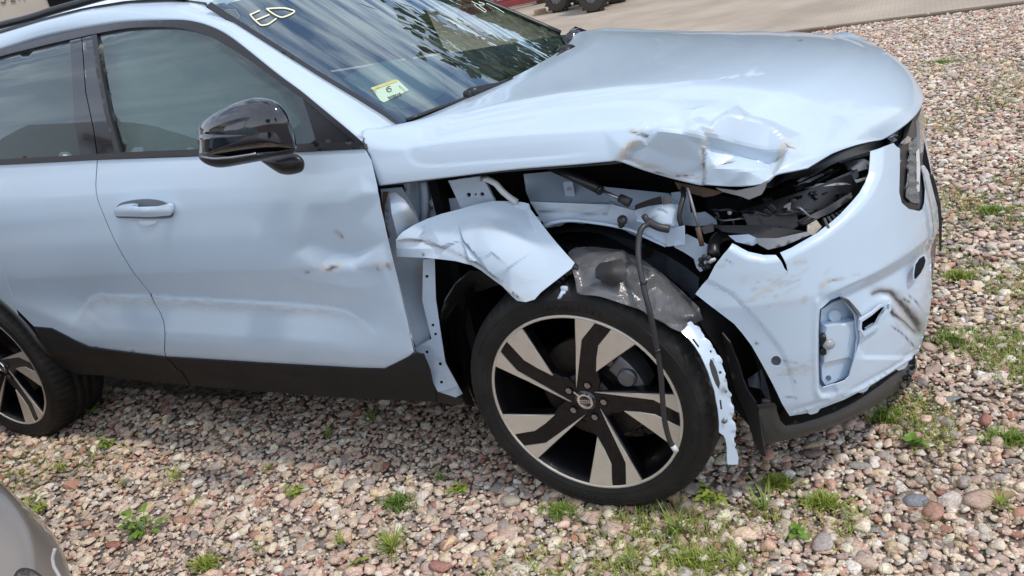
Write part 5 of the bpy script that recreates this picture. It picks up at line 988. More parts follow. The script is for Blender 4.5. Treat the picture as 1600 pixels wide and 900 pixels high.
PAL = np.array([(.50, .45, .37), (.56, .51, .43), (.44, .39, .32), (.42, .33, .28), (.46, .36, .31), (.38, .25, .20), (.30, .165, .13), (.26, .13, .105), (.33, .31, .29), (.25, .245, .24), (.42, .40, .38), (.17, .165, .165), (.21, .20, .205), (.40, .33, .22), (.60, .57, .52), (.28, .22, .20), (.36, .29, .26), (.33, .24, .21)])
PW = np.array([9, 7, 8, 8, 7, 5, 3.6, 2.6, 7, 5, 7, 2.8, 3, 3.5, 4, 5, 7, 5]); PW = PW/PW.sum()
r = np.random.default_rng(5)
def scatter(x0, x1, y0, y1, sp_, keep):
    nx_, ny_ = int((x1-x0)/sp_), int((y1-y0)/sp_); X, Y = np.meshgrid(np.arange(nx_), np.arange(ny_)); P = np.stack([x0+(X.ravel()+r.uniform(-.1, 1.1, X.size))*sp_, y0+(Y.ravel()+r.uniform(-.1, 1.1, X.size))*sp_], 1)
    return P[keep(P)]
def inview(P, mrg):
    p3 = np.column_stack([P, np.zeros(len(P))]); D = p3-CAM; z = D@_f; u = 800+FOC*(D@_r)/np.maximum(z, .05); v = 450-FOC*(D@_u)/np.maximum(z, .05)
    return (z > .2) & (u > -mrg) & (u < 1600+mrg) & (v > -mrg) & (v < 900+mrg)
dist = lambda P: np.linalg.norm(np.column_stack([P, np.zeros(len(P))])-CAM, axis=1)
def yard(P): return ((np.column_stack([P, np.zeros(len(P))])-E0)@en) < -.05
under = lambda P: (P[:, 0] > -2.2) & (P[:, 0] < .75) & (P[:, 1] > .75) & (P[:, 1] < 1.75)
near = scatter(-3.6, 2.2, -1.3, 3.0, .0190, lambda P: inview(P, 330) & (dist(P) < 3.7) & ~under(P))
far = scatter(-5, 7.5, -1.5, 9.0, .0245, lambda P: inview(P, 420) & (dist(P) >= 3.7) & yard(P) & ~under(P) & ~((P[:, 0] < -.2) & (P[:, 1] > .4) & (P[:, 1] < 8)))
SZ = lambda n: np.clip(r.lognormal(math.log(.0110), .38, n), .006, .034)
def stone_cols(n):
    c = PAL[r.choice(len(PAL), n, p=PW)]*r.uniform(1.1, 1.75, (n, 1)); c = np.minimum(c, .74); k = r.uniform(.0, .28, (n, 1)); c = c*(1-k)+np.array([.56, .50, .42])*k; return c*np.array([1.06, .975, .90])*(1+r.normal(0, .012, (n, 3)))
def rots(n, tilt=.5):
    a = r.uniform(0, 2*math.pi, n); t = r.normal(0, tilt*.45, n); b = r.uniform(0, 2*math.pi, n); ca, sa, ct, st = np.cos(a), np.sin(a), np.cos(t), np.sin(t)
    Rz = np.zeros((n, 3, 3)); Rz[:, 0, 0] = ca; Rz[:, 0, 1] = -sa; Rz[:, 1, 0] = sa; Rz[:, 1, 1] = ca; Rz[:, 2, 2] = 1
    Rx = np.zeros((n, 3, 3)); Rx[:, 0, 0] = 1; Rx[:, 1, 1] = ct; Rx[:, 1, 2] = -st; Rx[:, 2, 1] = st; Rx[:, 2, 2] = ct
    return np.einsum('nij,njk->nik', Rz, Rx)
def stone_mat(name, attr):
    m = bpy.data.materials.new(name); m.use_nodes = True; t = m.node_tree; N = t.nodes; L = t.links; b = N['Principled BSDF']; b.inputs['Roughness'].default_value = .82; b.inputs['Specular IOR Level'].default_value = .3
    if attr: a = N.new('ShaderNodeAttribute'); a.attribute_name = 'tone'; col = a.outputs['Color']
    else: a = N.new('ShaderNodeObjectInfo'); col = a.outputs['Color']
    g = N.new('ShaderNodeNewGeometry'); n = N.new('ShaderNodeTexNoise'); n.inputs['Scale'].default_value = 150; n.inputs['Detail'].default_value = 5; L.new(g.outputs['Position'], n.inputs['Vector'])
    mr = N.new('ShaderNodeMapRange'); mr.inputs['From Min'].default_value = .3; mr.inputs['From Max'].default_value = .7; mr.inputs['To Min'].default_value = .72; mr.inputs['To Max'].default_value = 1.22; L.new(n.outputs['Fac'], mr.inputs['Value'])
    mi = N.new('ShaderNodeMix'); mi.data_type = 'RGBA'; mi.blend_type = 'MULTIPLY'; mi.inputs['Factor'].default_value = 1; L.new(col, mi.inputs['A']); L.new(mr.outputs['Result'], mi.inputs['B']); L.new(mi.outputs['Result'], b.inputs['Base Color'])
    bp = N.new('ShaderNodeBump'); bp.inputs['Distance'].default_value = .0015; L.new(n.outputs['Fac'], bp.inputs['Height']); L.new(bp.outputs[0], b.inputs['Normal']); return m
SM = stone_mat('stone', True); SMO = stone_mat('stone_single', False)
def gravel(name, P, sub, seed, size=None, zoff=None):
    B, F = pebbles(sub, 24, seed); n = len(P); s = SZ(n) if size is None else size; k = r.integers(0, 24, n); V = B[k]*s[:, None, None]; V = np.einsum('nvj,nij->nvi', V, rots(n))
    zo = r.uniform(-.35, .75, n)*s*.6-.004 if zoff is None else zoff
    V += np.column_stack([P, gz(P[:, 0], P[:, 1])+zo])[:, None]; nv = B.shape[1]; FF = (F[None]+(np.arange(n)*nv)[:, None, None]).reshape(-1, 3)
    me = mesh(name, V.reshape(-1, 3), FF.astype(np.int32), SM, sub > 1); c = np.repeat(np.column_stack([stone_cols(n), np.ones(n)]), nv, axis=0)
    a = me.attributes.new('tone', 'FLOAT_COLOR', 'POINT'); a.data.foreach_set('color', c.astype(np.float32).ravel()); o = link(bpy.data.objects.new(name, me)); return tag(o, kind='stuff')
order = r.permutation(len(near)); dn_ = dist(near) < 2.75; gravel('gravel', near[dn_], 2, 3); gravel('gravel', near[~dn_], 1, 5); gravel('gravel', far, 1, 4, size=np.clip(r.lognormal(math.log(.0130), .36, len(far)), .006, .032))
grit = scatter(-3.4, 2.1, -1.2, 2.6, .021, lambda P: inview(P, 60) & (dist(P) < 3.1) & ~under(P)); gravel('grit', grit, 1, 8, size=r.uniform(.003, .0065, len(grit)), zoff=r.uniform(-.002, .009, len(grit)))
print('stones', len(near), int(dn_.sum()), len(far), len(grit))
# 300 single stones, the ones that show largest
cand = scatter(-3.0, 2.0, -1.0, 2.2, .05, lambda P: inview(P, -8) & ~((P[:, 0] < .72) & (P[:, 1] > .0)) & ~((P[:, 0] < -.40) & (P[:, 1] < -.85)))
cand = cand[np.argsort(dist(cand))]; cand = cand[:1400][r.permutation(min(1400, len(cand)))[:300]]
B, F = pebbles(2, 20, 21); bases = [mesh('stone', B[i], F.astype(np.int32), SMO, True) for i in range(20)]
LOC[GRD.name] = (0, 0, 0)
cc = stone_cols(300)
for i, (x, y) in enumerate(cand):
    s = float(np.clip(r.lognormal(math.log(.0145), .25), .010, .028)); o = bpy.data.objects.new('stone', bases[i % 20]); link(o, GRD)
    o.location = (x, y, float(gz(x, y))+s*.25); o.scale = (s, s, s); o.rotation_euler = (r.normal(0, .2), r.normal(0, .2), r.uniform(0, 6.3)); o.color = (*[float(v) for v in cc[i]], 1)
def big_stone(q, size, col, label, sq=(1.2, 1, .7), rz=0.):
    P = on_z([q], .008)[0]; V = B[r.integers(0, 20)]*size*np.array(sq); m = stone_mat('stone_single', False)
    o = obj('stone', V, F.astype(np.int32), SMO); o.color = (*col, 1); o.location = tuple(P); o.rotation_euler = (0, 0, rz); tag(o, label, 'stone', 'large stones lying on the gravel')
big_stone((1432, 783), .030, (.22, .23, .25), 'blue grey angular stone, largest on the gravel right of the front bumper')
big_stone((1558, 772), .028, (.34, .19, .14), 'red brown flat stone near the lower right edge of the photo', (1.3, .9, .6))
big_stone((1480, 626), .024, (.24, .25, .26), 'long dark grey stone beside the corner of the black bumper lip', (1.5, .9, .6), .4)
big_stone((795, 782), .026, (.40, .36, .30), 'large cream stone just left of the front tyre on the ground', (1.1, 1, .8))
big_stone((690, 884), .028, (.36, .19, .155), 'red stone at the bottom edge below the spiky weed', (1.5, .9, .6))
big_stone((1345, 728), .022, (.36, .34, .30), 'pale oval pebble above the clump of clover right of the bumper', (1.4, .9, .7))
big_stone((176, 851), .022, (.38, .17, .13), 'brick red stone left of the broad leaved weed', (1.3, 1, .6))
big_stone((1272, 708), .022, (.26, .18, .155), 'dull maroon stone in the shade of the bumper lip', (1.2, 1, .7))
# ---- weeds
def leafmat(name, c, c2):
    m = material(name, c, .55, spec=.35, vary=(40, c2, .35, .7)); b = m.node_tree.nodes['Principled BSDF']; return m
leafmat('grass_green', (.16, .25, .04), (.23, .30, .06)); leafmat('leaf_green', (.12, .24, .03), (.19, .31, .05)); leafmat('moss_green', (.11, .20, .04), (.18, .27, .05)); leafmat('dry_grass', (.26, .19, .09), (.20, .12, .06)); leafmat('yellow_green', (.30, .35, .06), (.22, .30, .05))
wr = random.Random(9)
def blade(mb, base, az, L, w, lean, droop, n=4):
    d = np.array([math.cos(az), math.sin(az), 0]); s = np.array([-d[1], d[0], 0]); V = []
    for i in range(n+1):
        t = i/n; p = np.array(base)+d*L*(math.sin(lean)*t+droop*t*t)+np.array([0, 0, 1])*L*(math.cos(lean)*t-droop*.9*t*t*t); ww = w*(1-t)**.7*(.55+.9*min(t*3, 1)*.5)
        V += [p-s*ww, p+np.array([0, 0, -ww*.5]), p+s*ww]
    F = [(3*i+k, 3*i+k+1, 3*i+k+4, 3*i+k+3) for i in range(n) for k in range(2)]; mb.add(V, F)
def leaf(mb, base, az, L, w, pitch, n=5):
    d = np.array([math.cos(az)*math.cos(pitch), math.sin(az)*math.cos(pitch), math.sin(pitch)]); s = np.array([-math.sin(az), math.cos(az), 0]); u = np.cross(d, s); V = []
    for i in range(n+1):
        t = i/n; ww = w*math.sin(math.pi*min(1, t*.96+.04))**.8; p = np.array(base)+d*L*t-np.array([0, 0, 1])*L*.25*t*t; V += [p-s*ww+np.array([0, 0, ww*.35]), p, p+s*ww+np.array([0, 0, ww*.35])]
    mb.add(V, [(3*i+k, 3*i+k+1, 3*i+k+4, 3*i+k+3) for i in range(n) for k in range(2)])
def gpt(q): P = on_z([q], .004)[0]; return (P[0], P[1], float(gz(P[0], P[1])))
def weed(q, kind, size, label, mat=None):
    P = np.array(gpt(q)); t = thing({'tuft': 'grass_tuft', 'spiky': 'spiky_weed', 'broad': 'broadleaf_weed', 'mat': 'weed_mat', 'clover': 'small_weed'}[kind], tuple(P), label, {'tuft': 'grass', 'mat': 'weed'}.get(kind, 'weed'))
    def put(name, m_, mat_): return tag(m_.build(name, mat_, t, True), kind='stuff')
    mb = MB()
    if kind == 'tuft':
        for i in range(26): blade(mb, P+np.array([wr.gauss(0, .010), wr.gauss(0, .010), 0])*size/.1, wr.uniform(0, 6.28), size*wr.uniform(.5, 1.25), size*.036, wr.uniform(.15, .8), wr.uniform(.1, .6))
        put('blades', mb, mat or 'grass_green')
        mb = MB()
        for i in range(7): blade(mb, P+np.array([wr.gauss(0, .012), wr.gauss(0, .012), 0]), wr.uniform(0, 6.28), size*wr.uniform(.4, .8), size*.024, wr.uniform(.6, 1.2), .3)
        put('dry_blades', mb, 'dry_grass')
    elif kind == 'spiky':
        for i in range(64): blade(mb, P+np.array([wr.gauss(0, .004), wr.gauss(0, .004), .004]), wr.uniform(0, 6.28), size*wr.uniform(.6, 1.1), size*.030, wr.uniform(.35, 1.35), wr.uniform(0, .25))
        put('blades', mb, mat or 'yellow_green')
    elif kind == 'broad':
        st = MB()
        for i in range(7):
            a = wr.uniform(0, 6.28); L = size*wr.uniform(.35, 1.0); lean = wr.uniform(.3, 1.1); top = P+np.array([math.cos(a)*math.sin(lean), math.sin(a)*math.sin(lean), math.cos(lean)])*L; st.tube([P, (P+top)/2+np.array([0, 0, L*.08]), top], .0014, 5)
            for k in range(4):
                f = .45+.18*k; b_ = P+(top-P)*f; leaf(mb, b_, a+(1.3 if k % 2 else -1.3)+wr.gauss(0, .3), size*wr.uniform(.26, .42), size*wr.uniform(.07, .11), wr.uniform(-.1, .7))
            leaf(mb, top, a, size*.4, size*.1, wr.uniform(0, .6))
        put('leaves', mb, mat or 'leaf_green'); put('stem', st, 'leaf_green')
    elif kind == 'mat':
        for i in range(330):
            rr_ = size*abs(wr.gauss(0, .5)); a = wr.uniform(0, 6.28); blade(mb, P+np.array([math.cos(a)*rr_*1.25, math.sin(a)*rr_*.8, 0]), wr.uniform(0, 6.28), wr.uniform(.018, .048), .0026, wr.uniform(.1, 1.2), wr.uniform(0, .4), 3)
        put('blades', mb, mat or 'moss_green')
    else:
        for i in range(9): leaf(mb, P+np.array([wr.gauss(0, .006), wr.gauss(0, .006), wr.uniform(0, size*.4)]), wr.uniform(0, 6.28), size*wr.uniform(.4, .8), size*wr.uniform(.16, .26), wr.uniform(.0, .9))
        put('leaves', mb, mat or 'leaf_green')
    return t
weed((615, 858), 'spiky', .085, 'bright spiky rosette weed in front of the sill, near the bottom edge')
weed((622, 786), 'mat', .065, 'dark green mat of fine grass left of the front wheel')
weed((228, 835), 'broad', .10, 'broad leaved weed spreading over stones at the lower left')
weed((55, 800), 'broad', .075, 'low leafy weed just beyond the silver car', 'yellow_green')
weed((270, 752), 'tuft', .075, 'bright green tuft in sun below the door seam', 'yellow_green')
weed((145, 652), 'clover', .10, 'young weed with upright leaves beside the rear tyre')
weed((462, 775), 'broad', .06, 'small leafy weed in front of the middle of the sill', 'yellow_green')
weed((305, 785), 'tuft', .04, 'small yellowish tuft right below the bright green one', 'yellow_green')
weed((536, 848), 'tuft', .05, 'thin tuft left of the spiky rosette weed', 'yellow_green')
weed((1062, 835), 'tuft', .10, 'long bladed grass tuft in front of the front tyre')
weed((1120, 786), 'broad', .065, 'leafy weed in the shade right of the front tyre', 'yellow_green')
weed((1195, 800), 'tuft', .085, 'grass tuft below the hanging painted strip')
weed((1245, 835), 'clover', .05, 'pair of round seedling leaves below the bumper')
weed((1285, 790), 'mat', .05, 'sparse light green grass patch below the black bumper lip', 'yellow_green')
weed((1425, 695), 'clover', .065, 'pointed leaf plant on open gravel right of the bumper lip')
weed((1385, 652), 'mat', .05, 'grass patch close under the corner of the bumper lip', 'grass_green')
weed((1492, 532), 'mat', .10, 'largest green grass patch right beside the nose of the car', 'grass_green')
weed((1560, 790), 'tuft', .06, 'bright tuft near the lower right corner below the red stones', 'yellow_green')
weed((1345, 812), 'tuft', .055, 'green tuft left of the blue grey stone', 'yellow_green')
weed((1550, 330), 'mat', .11, 'patch of green grass on the gravel at the far right', 'grass_green')
weed((1470, 97), 'mat', .12, 'small far patch of bright grass beyond the bonnet', 'grass_green')
weed((585, 655), 'tuft', .07, 'shaded grass tuft under the sill near the front')
weed((512, 680), 'tuft', .05, 'short shaded tuft under the middle of the sill')
weed((985, 880), 'tuft', .06, 'low tuft at the bottom edge under the front wheel', 'yellow_green')
weed((1150, 885), 'tuft', .05, 'bright tuft at the bottom edge right of the front wheel', 'yellow_green')
weed((405, 860), 'tuft', .045, 'low grass among stones at the bottom left of centre', 'grass_green')
weed((690, 745), 'tuft', .05, 'thin grass clump between the sill and the front tyre')
for k_, (q, kind, sz, lb) in enumerate([((172, 700), 'broad', .055, 'low leafy weed on stones in front of the rear tyre'), ((95, 735), 'tuft', .05, 'thin yellowish tuft at the left, above the low leafy weed'), ((195, 758), 'tuft', .04, 'small tuft between the rear tyre and the bright green tuft'), ((420, 730), 'tuft', .04, 'small tuft at the edge of the car shadow below the door seam'), ((560, 880), 'clover', .04, 'tiny leafy seedling left of the spiky weed at the bottom edge'), ((320, 880), 'mat', .045, 'ragged low weed patch at the bottom edge, lower left'), ((880, 800), 'mat', .05, 'strip of short grass along the front of the front tyre'), ((1090, 880), 'mat', .05, 'mossy yellow green patch at the bottom edge below the long grass tuft'), ((1215, 760), 'mat', .04, 'grass strip in the shade edge below the bumper lip'), ((1580, 690), 'mat', .07, 'grass patch at the right edge, level with the bumper lip'), ((1500, 430), 'mat', .07, 'thin grass patch on gravel right of the bumper fog opening'), ((720, 765), 'broad', .05, 'dark leafy weed between the grass mat and the front tyre')]): weed(q, kind, sz, lb, 'yellow_green' if k_ % 3 else 'grass_green')
# loose ground cover nobody could count
mb = MB(); mb_old = MB()
def nse(x, y): return math.sin(x*2.3+1.1)*math.cos(y*1.9+.4)+.6*math.sin(x*5.1-y*4.2)+.4*math.sin(x*11+y*9.3)
cnt = 0
while cnt < 3600:
    if wr.random() < .28: q = (wr.uniform(-20, 1620), wr.uniform(660, 920))
    else: q = (wr.uniform(1300, 1620), wr.uniform(30, 860))
    P = on_z([q], 0)[0]
    if not yard(np.array([[P[0], P[1]]]))[0] or (P[1] > .05 and P[0] < .75): continue
    if nse(P[0], P[1])+(wr.uniform(-1.3, 1.0) if P[1] > 1.2 else wr.uniform(-.5, .5)) < (.7 if P[1] > 1.2 else .95): continue
    cnt += 1; far_ = (P[1] > 1.8)
    for k in range(3): blade(mb_old if (wr.random() < (.55 if far_ else .25)) else mb, (P[0]+wr.gauss(0, .018), P[1]+wr.gauss(0, .018), float(gz(P[0], P[1]))), wr.uniform(0, 6.28), wr.uniform(.012, .045)*(1.0 if far_ else .85), .0030 if far_ else .0024, wr.uniform(.2, 1.2), .2, 2)
tag(mb.build('grass', 'yellow_green', None, True), kind='stuff'); tag(mb_old.build('withered_grass', material('olive_grass', (.20, .19, .075), .6, vary=(30, (.26, .20, .10), .4, .7)), None, True), kind='stuff')
mb = MB()
for i in range(5200):
    q = (wr.uniform(-20, 1620), wr.uniform(640, 920)) if wr.random() < .6 else (wr.uniform(1420, 1620), wr.uniform(60, 860)); P = on_z([q], 0)[0]
    if (P[1] > .05 and P[0] < .75) or not yard(np.array([[P[0], P[1]]]))[0] or nse(P[0]*1.3+2, P[1]*1.3)+wr.uniform(-.5, .5) < .2: continue
    a = wr.uniform(0, 6.28); blade(mb, (P[0], P[1], float(gz(P[0], P[1]))+.012), a, wr.uniform(.015, .05), .0010, 1.45, .1, 2)
tag(mb.build('dry_straw', 'dry_grass', None, True), kind='stuff')

# ================================================================== silver car at the lower left
SV = thing('silver_car', (-2.3, -1.85, 0), 'silver grey car of which only a front corner shows at lower left', 'car')
SP0 = np.array([-1.08, -.865]); _sc, _ss = math.cos(R_(-15)), math.sin(R_(-15))
def sturn(P): P = np.asarray(P, float).reshape(-1, 3); d = P[:, :2]-SP0; return np.column_stack([SP0[0]+d[:, 0]*_sc-d[:, 1]*_ss, SP0[1]+d[:, 0]*_ss+d[:, 1]*_sc, P[:, 2]])
def sback(P): d = P[:, :2]-SP0; return np.column_stack([SP0[0]+d[:, 0]*_sc+d[:, 1]*_ss, SP0[1]-d[:, 0]*_ss+d[:, 1]*_sc, P[:, 2]])
def sil(a, z):
    ins = float(np.interp(z, [.2, .35, .5, .62, .72, .80, .86, .93], [.14, .05, .015, .0, .03, .085, .19, .55])); c, s = math.cos(a), math.sin(a); k = 1/(abs(c)**2.6+abs(s)**2.6)**(1/2.6)
    L = .95; X = -1.05+(L-ins*1.25)*c*k; Y = -1.81+(.92-ins)*s*k; return np.array([X, Y, z])
zs = np.concatenate([np.linspace(.2, .6, 12), np.linspace(.62, .93, 20)]); n = 90; V = []
for i in range(n+1):
    a = -math.pi/2+math.pi*i/n
    for z in zs:
        p = sil(a, z); V.append(p)
m = len(zs)
V = sturn(V); SB = obj('body', V, [(i*m+j, (i+1)*m+j, (i+1)*m+j+1, i*m+j+1) for i in range(n) for j in range(m-1)], 'silver_paint', SV)
V = []
for i in range(26):
    X = -1.05-3.3*i/25
    for z in zs: p = sil(math.pi/2, z); V.append((X, p[1], z))
    for z in zs[::-1]: p = sil(-math.pi/2, z); V.append((X, p[1], z))
k = 2*m; V = sturn(V); obj('body_side', V, [(i*k+j, (i+1)*k+j, (i+1)*k+j+1, i*k+j+1) for i in range(25) for j in range(k-1)], 'silver_paint', SV)
V = [(-1.7, -2.55, .92), (-1.7, -1.15, .92), (-2.3, -2.45, 1.38), (-2.3, -1.25, 1.38), (-3.7, -2.45, 1.40), (-3.7, -1.25, 1.40), (-4.4, -2.55, .92), (-4.4, -1.15, .92)]
obj('cabin', sturn(V), [(0, 1, 3, 2), (2, 3, 5, 4), (4, 5, 7, 6), (1, 7, 5, 3), (0, 2, 4, 6)], 'privacy_glass', SV, False)
def on_sil(off=0.0):
    def F(P):
        P = sback(P); ins = np.interp(P[:, 2], [.2, .35, .5, .62, .72, .80, .86, .93], [.14, .05, .015, .0, .03, .085, .19, .55])-off; xx = np.clip(P[:, 0]+1.05, 0, None)/(.95-ins*1.25); yy = np.abs(P[:, 1]+1.81)/(.92-ins); return (xx**2.6+yy**2.6)**(1/2.6)-1
    return lambda q: solve(q, F, .3, 3)
try:
    sf = on_sil(.004)
    def line3(pts): return rs(sf(np.array(pts)), 20)
    MB().tube(line3([(86, 857), (82, 872), (84, 885), (92, 899), (100, 915)]), .0022, 6).build('panel_gap', 'silver_gap', SV, True)
    FGP = panel('fog_lamp_recess', sp([(22, 898), (27, 891), (36, 887), (50, 889), (60, 895), (72, 906), (80, 920), (20, 925), (18, 908), (22, 898)], 3), on_sil(.004), 'black_plastic', SV, th=0, step=5)
    panel('fog_lamp_cover', sp([(26, 899), (33, 892), (44, 891), (55, 896), (66, 906), (72, 922), (26, 925), (23, 910), (26, 899)], 3), on_sil(.010), 'silver_paint', FGP, th=0, step=5)
except Exception as e: print('silver detail', e)
for wy in (-1.24, -2.50): mbw = MB(); mbw.lathe([(-.1, .0), (-.1, .31), (.1, .31), (.1, 0)], 28, (-1.35, wy, .31)); mbw.V = [tuple(v) for v in sturn(mbw.V)]; mbw.build('wheel', 'rubber', SV, True)

# ================================================================== far background
# cream building with lettering on its wall
bw = thing('shop_building', (-11, 15, 0), 'cream rendered building with dark lettering at the far left', 'building')
def onplane(q, A, B):
    d = ray([q])[0]; n = np.array([B[1]-A[1], A[0]-B[0]]); t = ((np.array(A)-CAM[:2])@n)/(d[:2]@n); return CAM+d*t
A2, B2 = (-16.0, 9.0), (-10.5, 17.0)
bl = onplane((0, 40), A2, B2); br = onplane((84, 8), A2, B2)
u2 = np.array([B2[0]-A2[0], B2[1]-A2[1]]); u2 = u2/np.linalg.norm(u2)
nrm = np.array([u2[1], -u2[0]])
cream = material('cream_render', (.47, .42, .36), .9, vary=(2, (.42, .375, .32), .4, .7), bump=(40, .003)); dk = material('sign_letter', (.14, .10, .06), .6)
x1 = np.array([br[0], br[1]]); x0 = x1-u2*14
mb = MB(); mb.add([(*x0, 0), (*x1, 0), (*x1, 4.2), (*x0, 4.2), (*(x0-nrm*6), 0), (*(x1-nrm*6), 0), (*(x1-nrm*6), 4.2), (*(x0-nrm*6), 4.2)], [(0, 1, 2, 3), (1, 5, 6, 2), (5, 4, 7, 6), (4, 0, 3, 7)]); mb.build('wall', cream, bw)
mb = MB(); e = .3; mb.add([(*(x0-u2*e+nrm*e), 4.2), (*(x1+u2*e+nrm*e), 4.2), (*(x1+u2*e-nrm*3), 5.6), (*(x0-u2*e-nrm*3), 5.6), (*(x1+u2*e-nrm*6.3), 4.2), (*(x0-u2*e-nrm*6.3), 4.2)], [(0, 1, 2, 3), (2, 4, 5, 3), (1, 4, 2), (0, 3, 5)]); mb.build('roof', material('roof_tile', (.20, .08, .05), .8), bw)
def wtext(pxs):
    for poly in pxs:
        mbt = MB(); Q = [onplane(p, A2, B2) for p in poly]; Q = [q+np.array([nrm[0], nrm[1], 0])*.03 for q in Q]; Q2 = [q-np.array([nrm[0], nrm[1], 0])*.03 for q in Q]; n = len(Q)
        mbt.add(Q+Q2, [tuple(range(n)), tuple(range(2*n-1, n-1, -1))]+[(i, (i+1) % n, (i+1) % n+n, i+n) for i in range(n)]); mbt.build('letter', dk, bw)
wtext([[(7, -8), (9, -8), (8.5, 3), (6, 5.5), (3, 5), (1, 3), (2.2, 2), (4, 3.4), (6, 3), (7, 1.5)], [(17, -10), (19, -10.3), (18.8, 1), (24, .2), (24, 2), (16.8, 2.9)], [(28, -12), (30, -12), (31, -1.4), (29.5, -1)], [(36, -13), (38, -13.2), (39, -.4), (37.2, .2)]])
MB().box((*(x1+u2*.9), 1.0), (1.6, 1.2, 2.0), bev=.2).box((*(x1+u2*.5), 2.4), (1.2, 1.0, 1.2), bev=.3).build('side_dark_object', 'void_black', bw)  # plain dark boxes for an unidentified thing beside the wall
# red trailer frame and quad bike on the yard
def gnd(q): return on_z([q], 0)[0]
tw = gnd((812, 14)); tr = thing('red_trailer', tuple(tw), 'red steel implement frame on a wooden block behind the car', 'trailer')
red = material('red_steel', (.26, .035, .04), .5, vary=(6, (.18, .03, .03), .4, .7)); wood = material('wood_block', (.30, .21, .12), .85)
ax = np.array([_r[0], _r[1], 0]); ax /= np.linalg.norm(ax); ay = np.array([-ax[1], ax[0], 0]); ro = np.stack([ax, ay, [0, 0, 1]], 1)
for dy_ in (0, .8):
    MB().box(tw+ax*-.4+ay*dy_+np.array([0, 0, .17]), (2.3, .12, .14), ro, .01).build('beam', red, tr); MB().box(tw+ax*-.4+ay*dy_+np.array([0, 0, .42]), (2.3, .10, .10), ro, .01).build('beam', red, tr)
for k in range(6): MB().box(tw+ax*(-1.4+k*.42)+ay*.0+np.array([0, 0, .30]), (.08, .10, .18), ro).build('upright', red, tr)
MB().box(tw+ax*.55+ay*.3+np.array([0, 0, .12]), (.2, .5, .3), ro, .01).build('end_plate', 'rust', tr)
wb = gnd((845, 23)); o_ = MB().box((0, 0, 0), (.26, .3, .12), ro, .01).build('wood_block', wood); o_.location = tuple(wb+np.array([0, 0, .05])); tag(o_, 'short wooden block lying at the end of the red frame', 'wood block')
qw = gnd((931, 19)); q2 = gnd((876, 19)); qd = thing('quad_bike', tuple((qw+q2)/2), 'dark green quad bike with chunky tyres parked on the paved yard', 'quad bike')
fw = (q2-qw); fw[2] = 0; span_ = np.linalg.norm(fw); fw = fw/span_; sd = np.array([_f[0], _f[1], 0]); sd /= np.linalg.norm(sd); sd = sd-fw*(sd@fw); sd /= np.linalg.norm(sd)
wax = (sd*.8+fw*.6); wax /= np.linalg.norm(wax); wrr = np.array([-wax[1], wax[0], 0])
def atv_wheel(c):
    mb = MB(); prof = [(-.12, .13), (-.13, .2), (-.12, .27), (-.06, .3), (.06, .3), (.12, .27), (.13, .2), (.12, .13)]; mb.lathe(prof, 28)
    for i in range(18):
        a = i*2*math.pi/18
        for s in (-1, 1): mb.box((.305*math.cos(a+s*.09), s*.055, .305*math.sin(a+s*.09)), (.035, .09, .035), ((math.cos(a), 0, -math.sin(a)), (0, 1, 0), (math.sin(a), 0, math.cos(a))))
    M = np.stack([wrr, wax, [0, 0, 1]], 1); V = np.array(mb.V)@M.T+c+np.array([0, 0, .31]); w = obj('wheel', V, mb.F, material('dusty_tyre', (.05, .045, .038), .8) if 'dusty_tyre' not in MAT else 'dusty_tyre', qd, False)
    mb = MB(); mb.lathe([(-.13, 0), (-.13, .05), (-.11, .13)], 16)
    for i in range(6): a = i*math.pi/3; mb.box((.075*math.cos(a), -.125, .075*math.sin(a)), (.09, .02, .025), ((math.cos(a), 0, -math.sin(a)), (0, 1, 0), (math.sin(a), 0, math.cos(a))))
    V = np.array(mb.V)@M.T+c+np.array([0, 0, .31]); obj('rim', V, mb.F, 'dull_metal', w, False)
for c in (qw, q2, qw+wax*.95, q2+wax*.95): atv_wheel(c)
mid = (qw+q2)/2+wax*.48; M = np.stack([fw, np.cross([0, 0, 1], fw), [0, 0, 1]], 1); og = material('olive_plastic', (.05, .06, .03), .5)
MB().box(mid+np.array([0, 0, .5]), (span_*1.25, .55, .3), M, .08).build('frame', 'black_plastic', qd); MB().box(mid+fw*span_*.45+np.array([0, 0, .75]), (.6, .95, .14), M, .05).box(mid-fw*span_*.45+np.array([0, 0, .78]), (.65, .95, .14), M, .05).build('mudguard', og, qd)
MB().box(mid-fw*.1+np.array([0, 0, .92]), (.75, .32, .16), M, .06).build('seat', 'black_plastic', qd); MB().tube([mid+fw*.35+np.array([0, 0, .8]), mid+fw*.2+np.array([0, 0, 1.12])], .03, 8).tube([mid+fw*.2+np.array([0, 0, 1.12])+M[:, 1]*.38, mid+fw*.2+np.array([0, 0, 1.12])-M[:, 1]*.38], .016, 8).build('handlebar', 'satin_black', qd)
rk = gnd((1008, 1)); pass
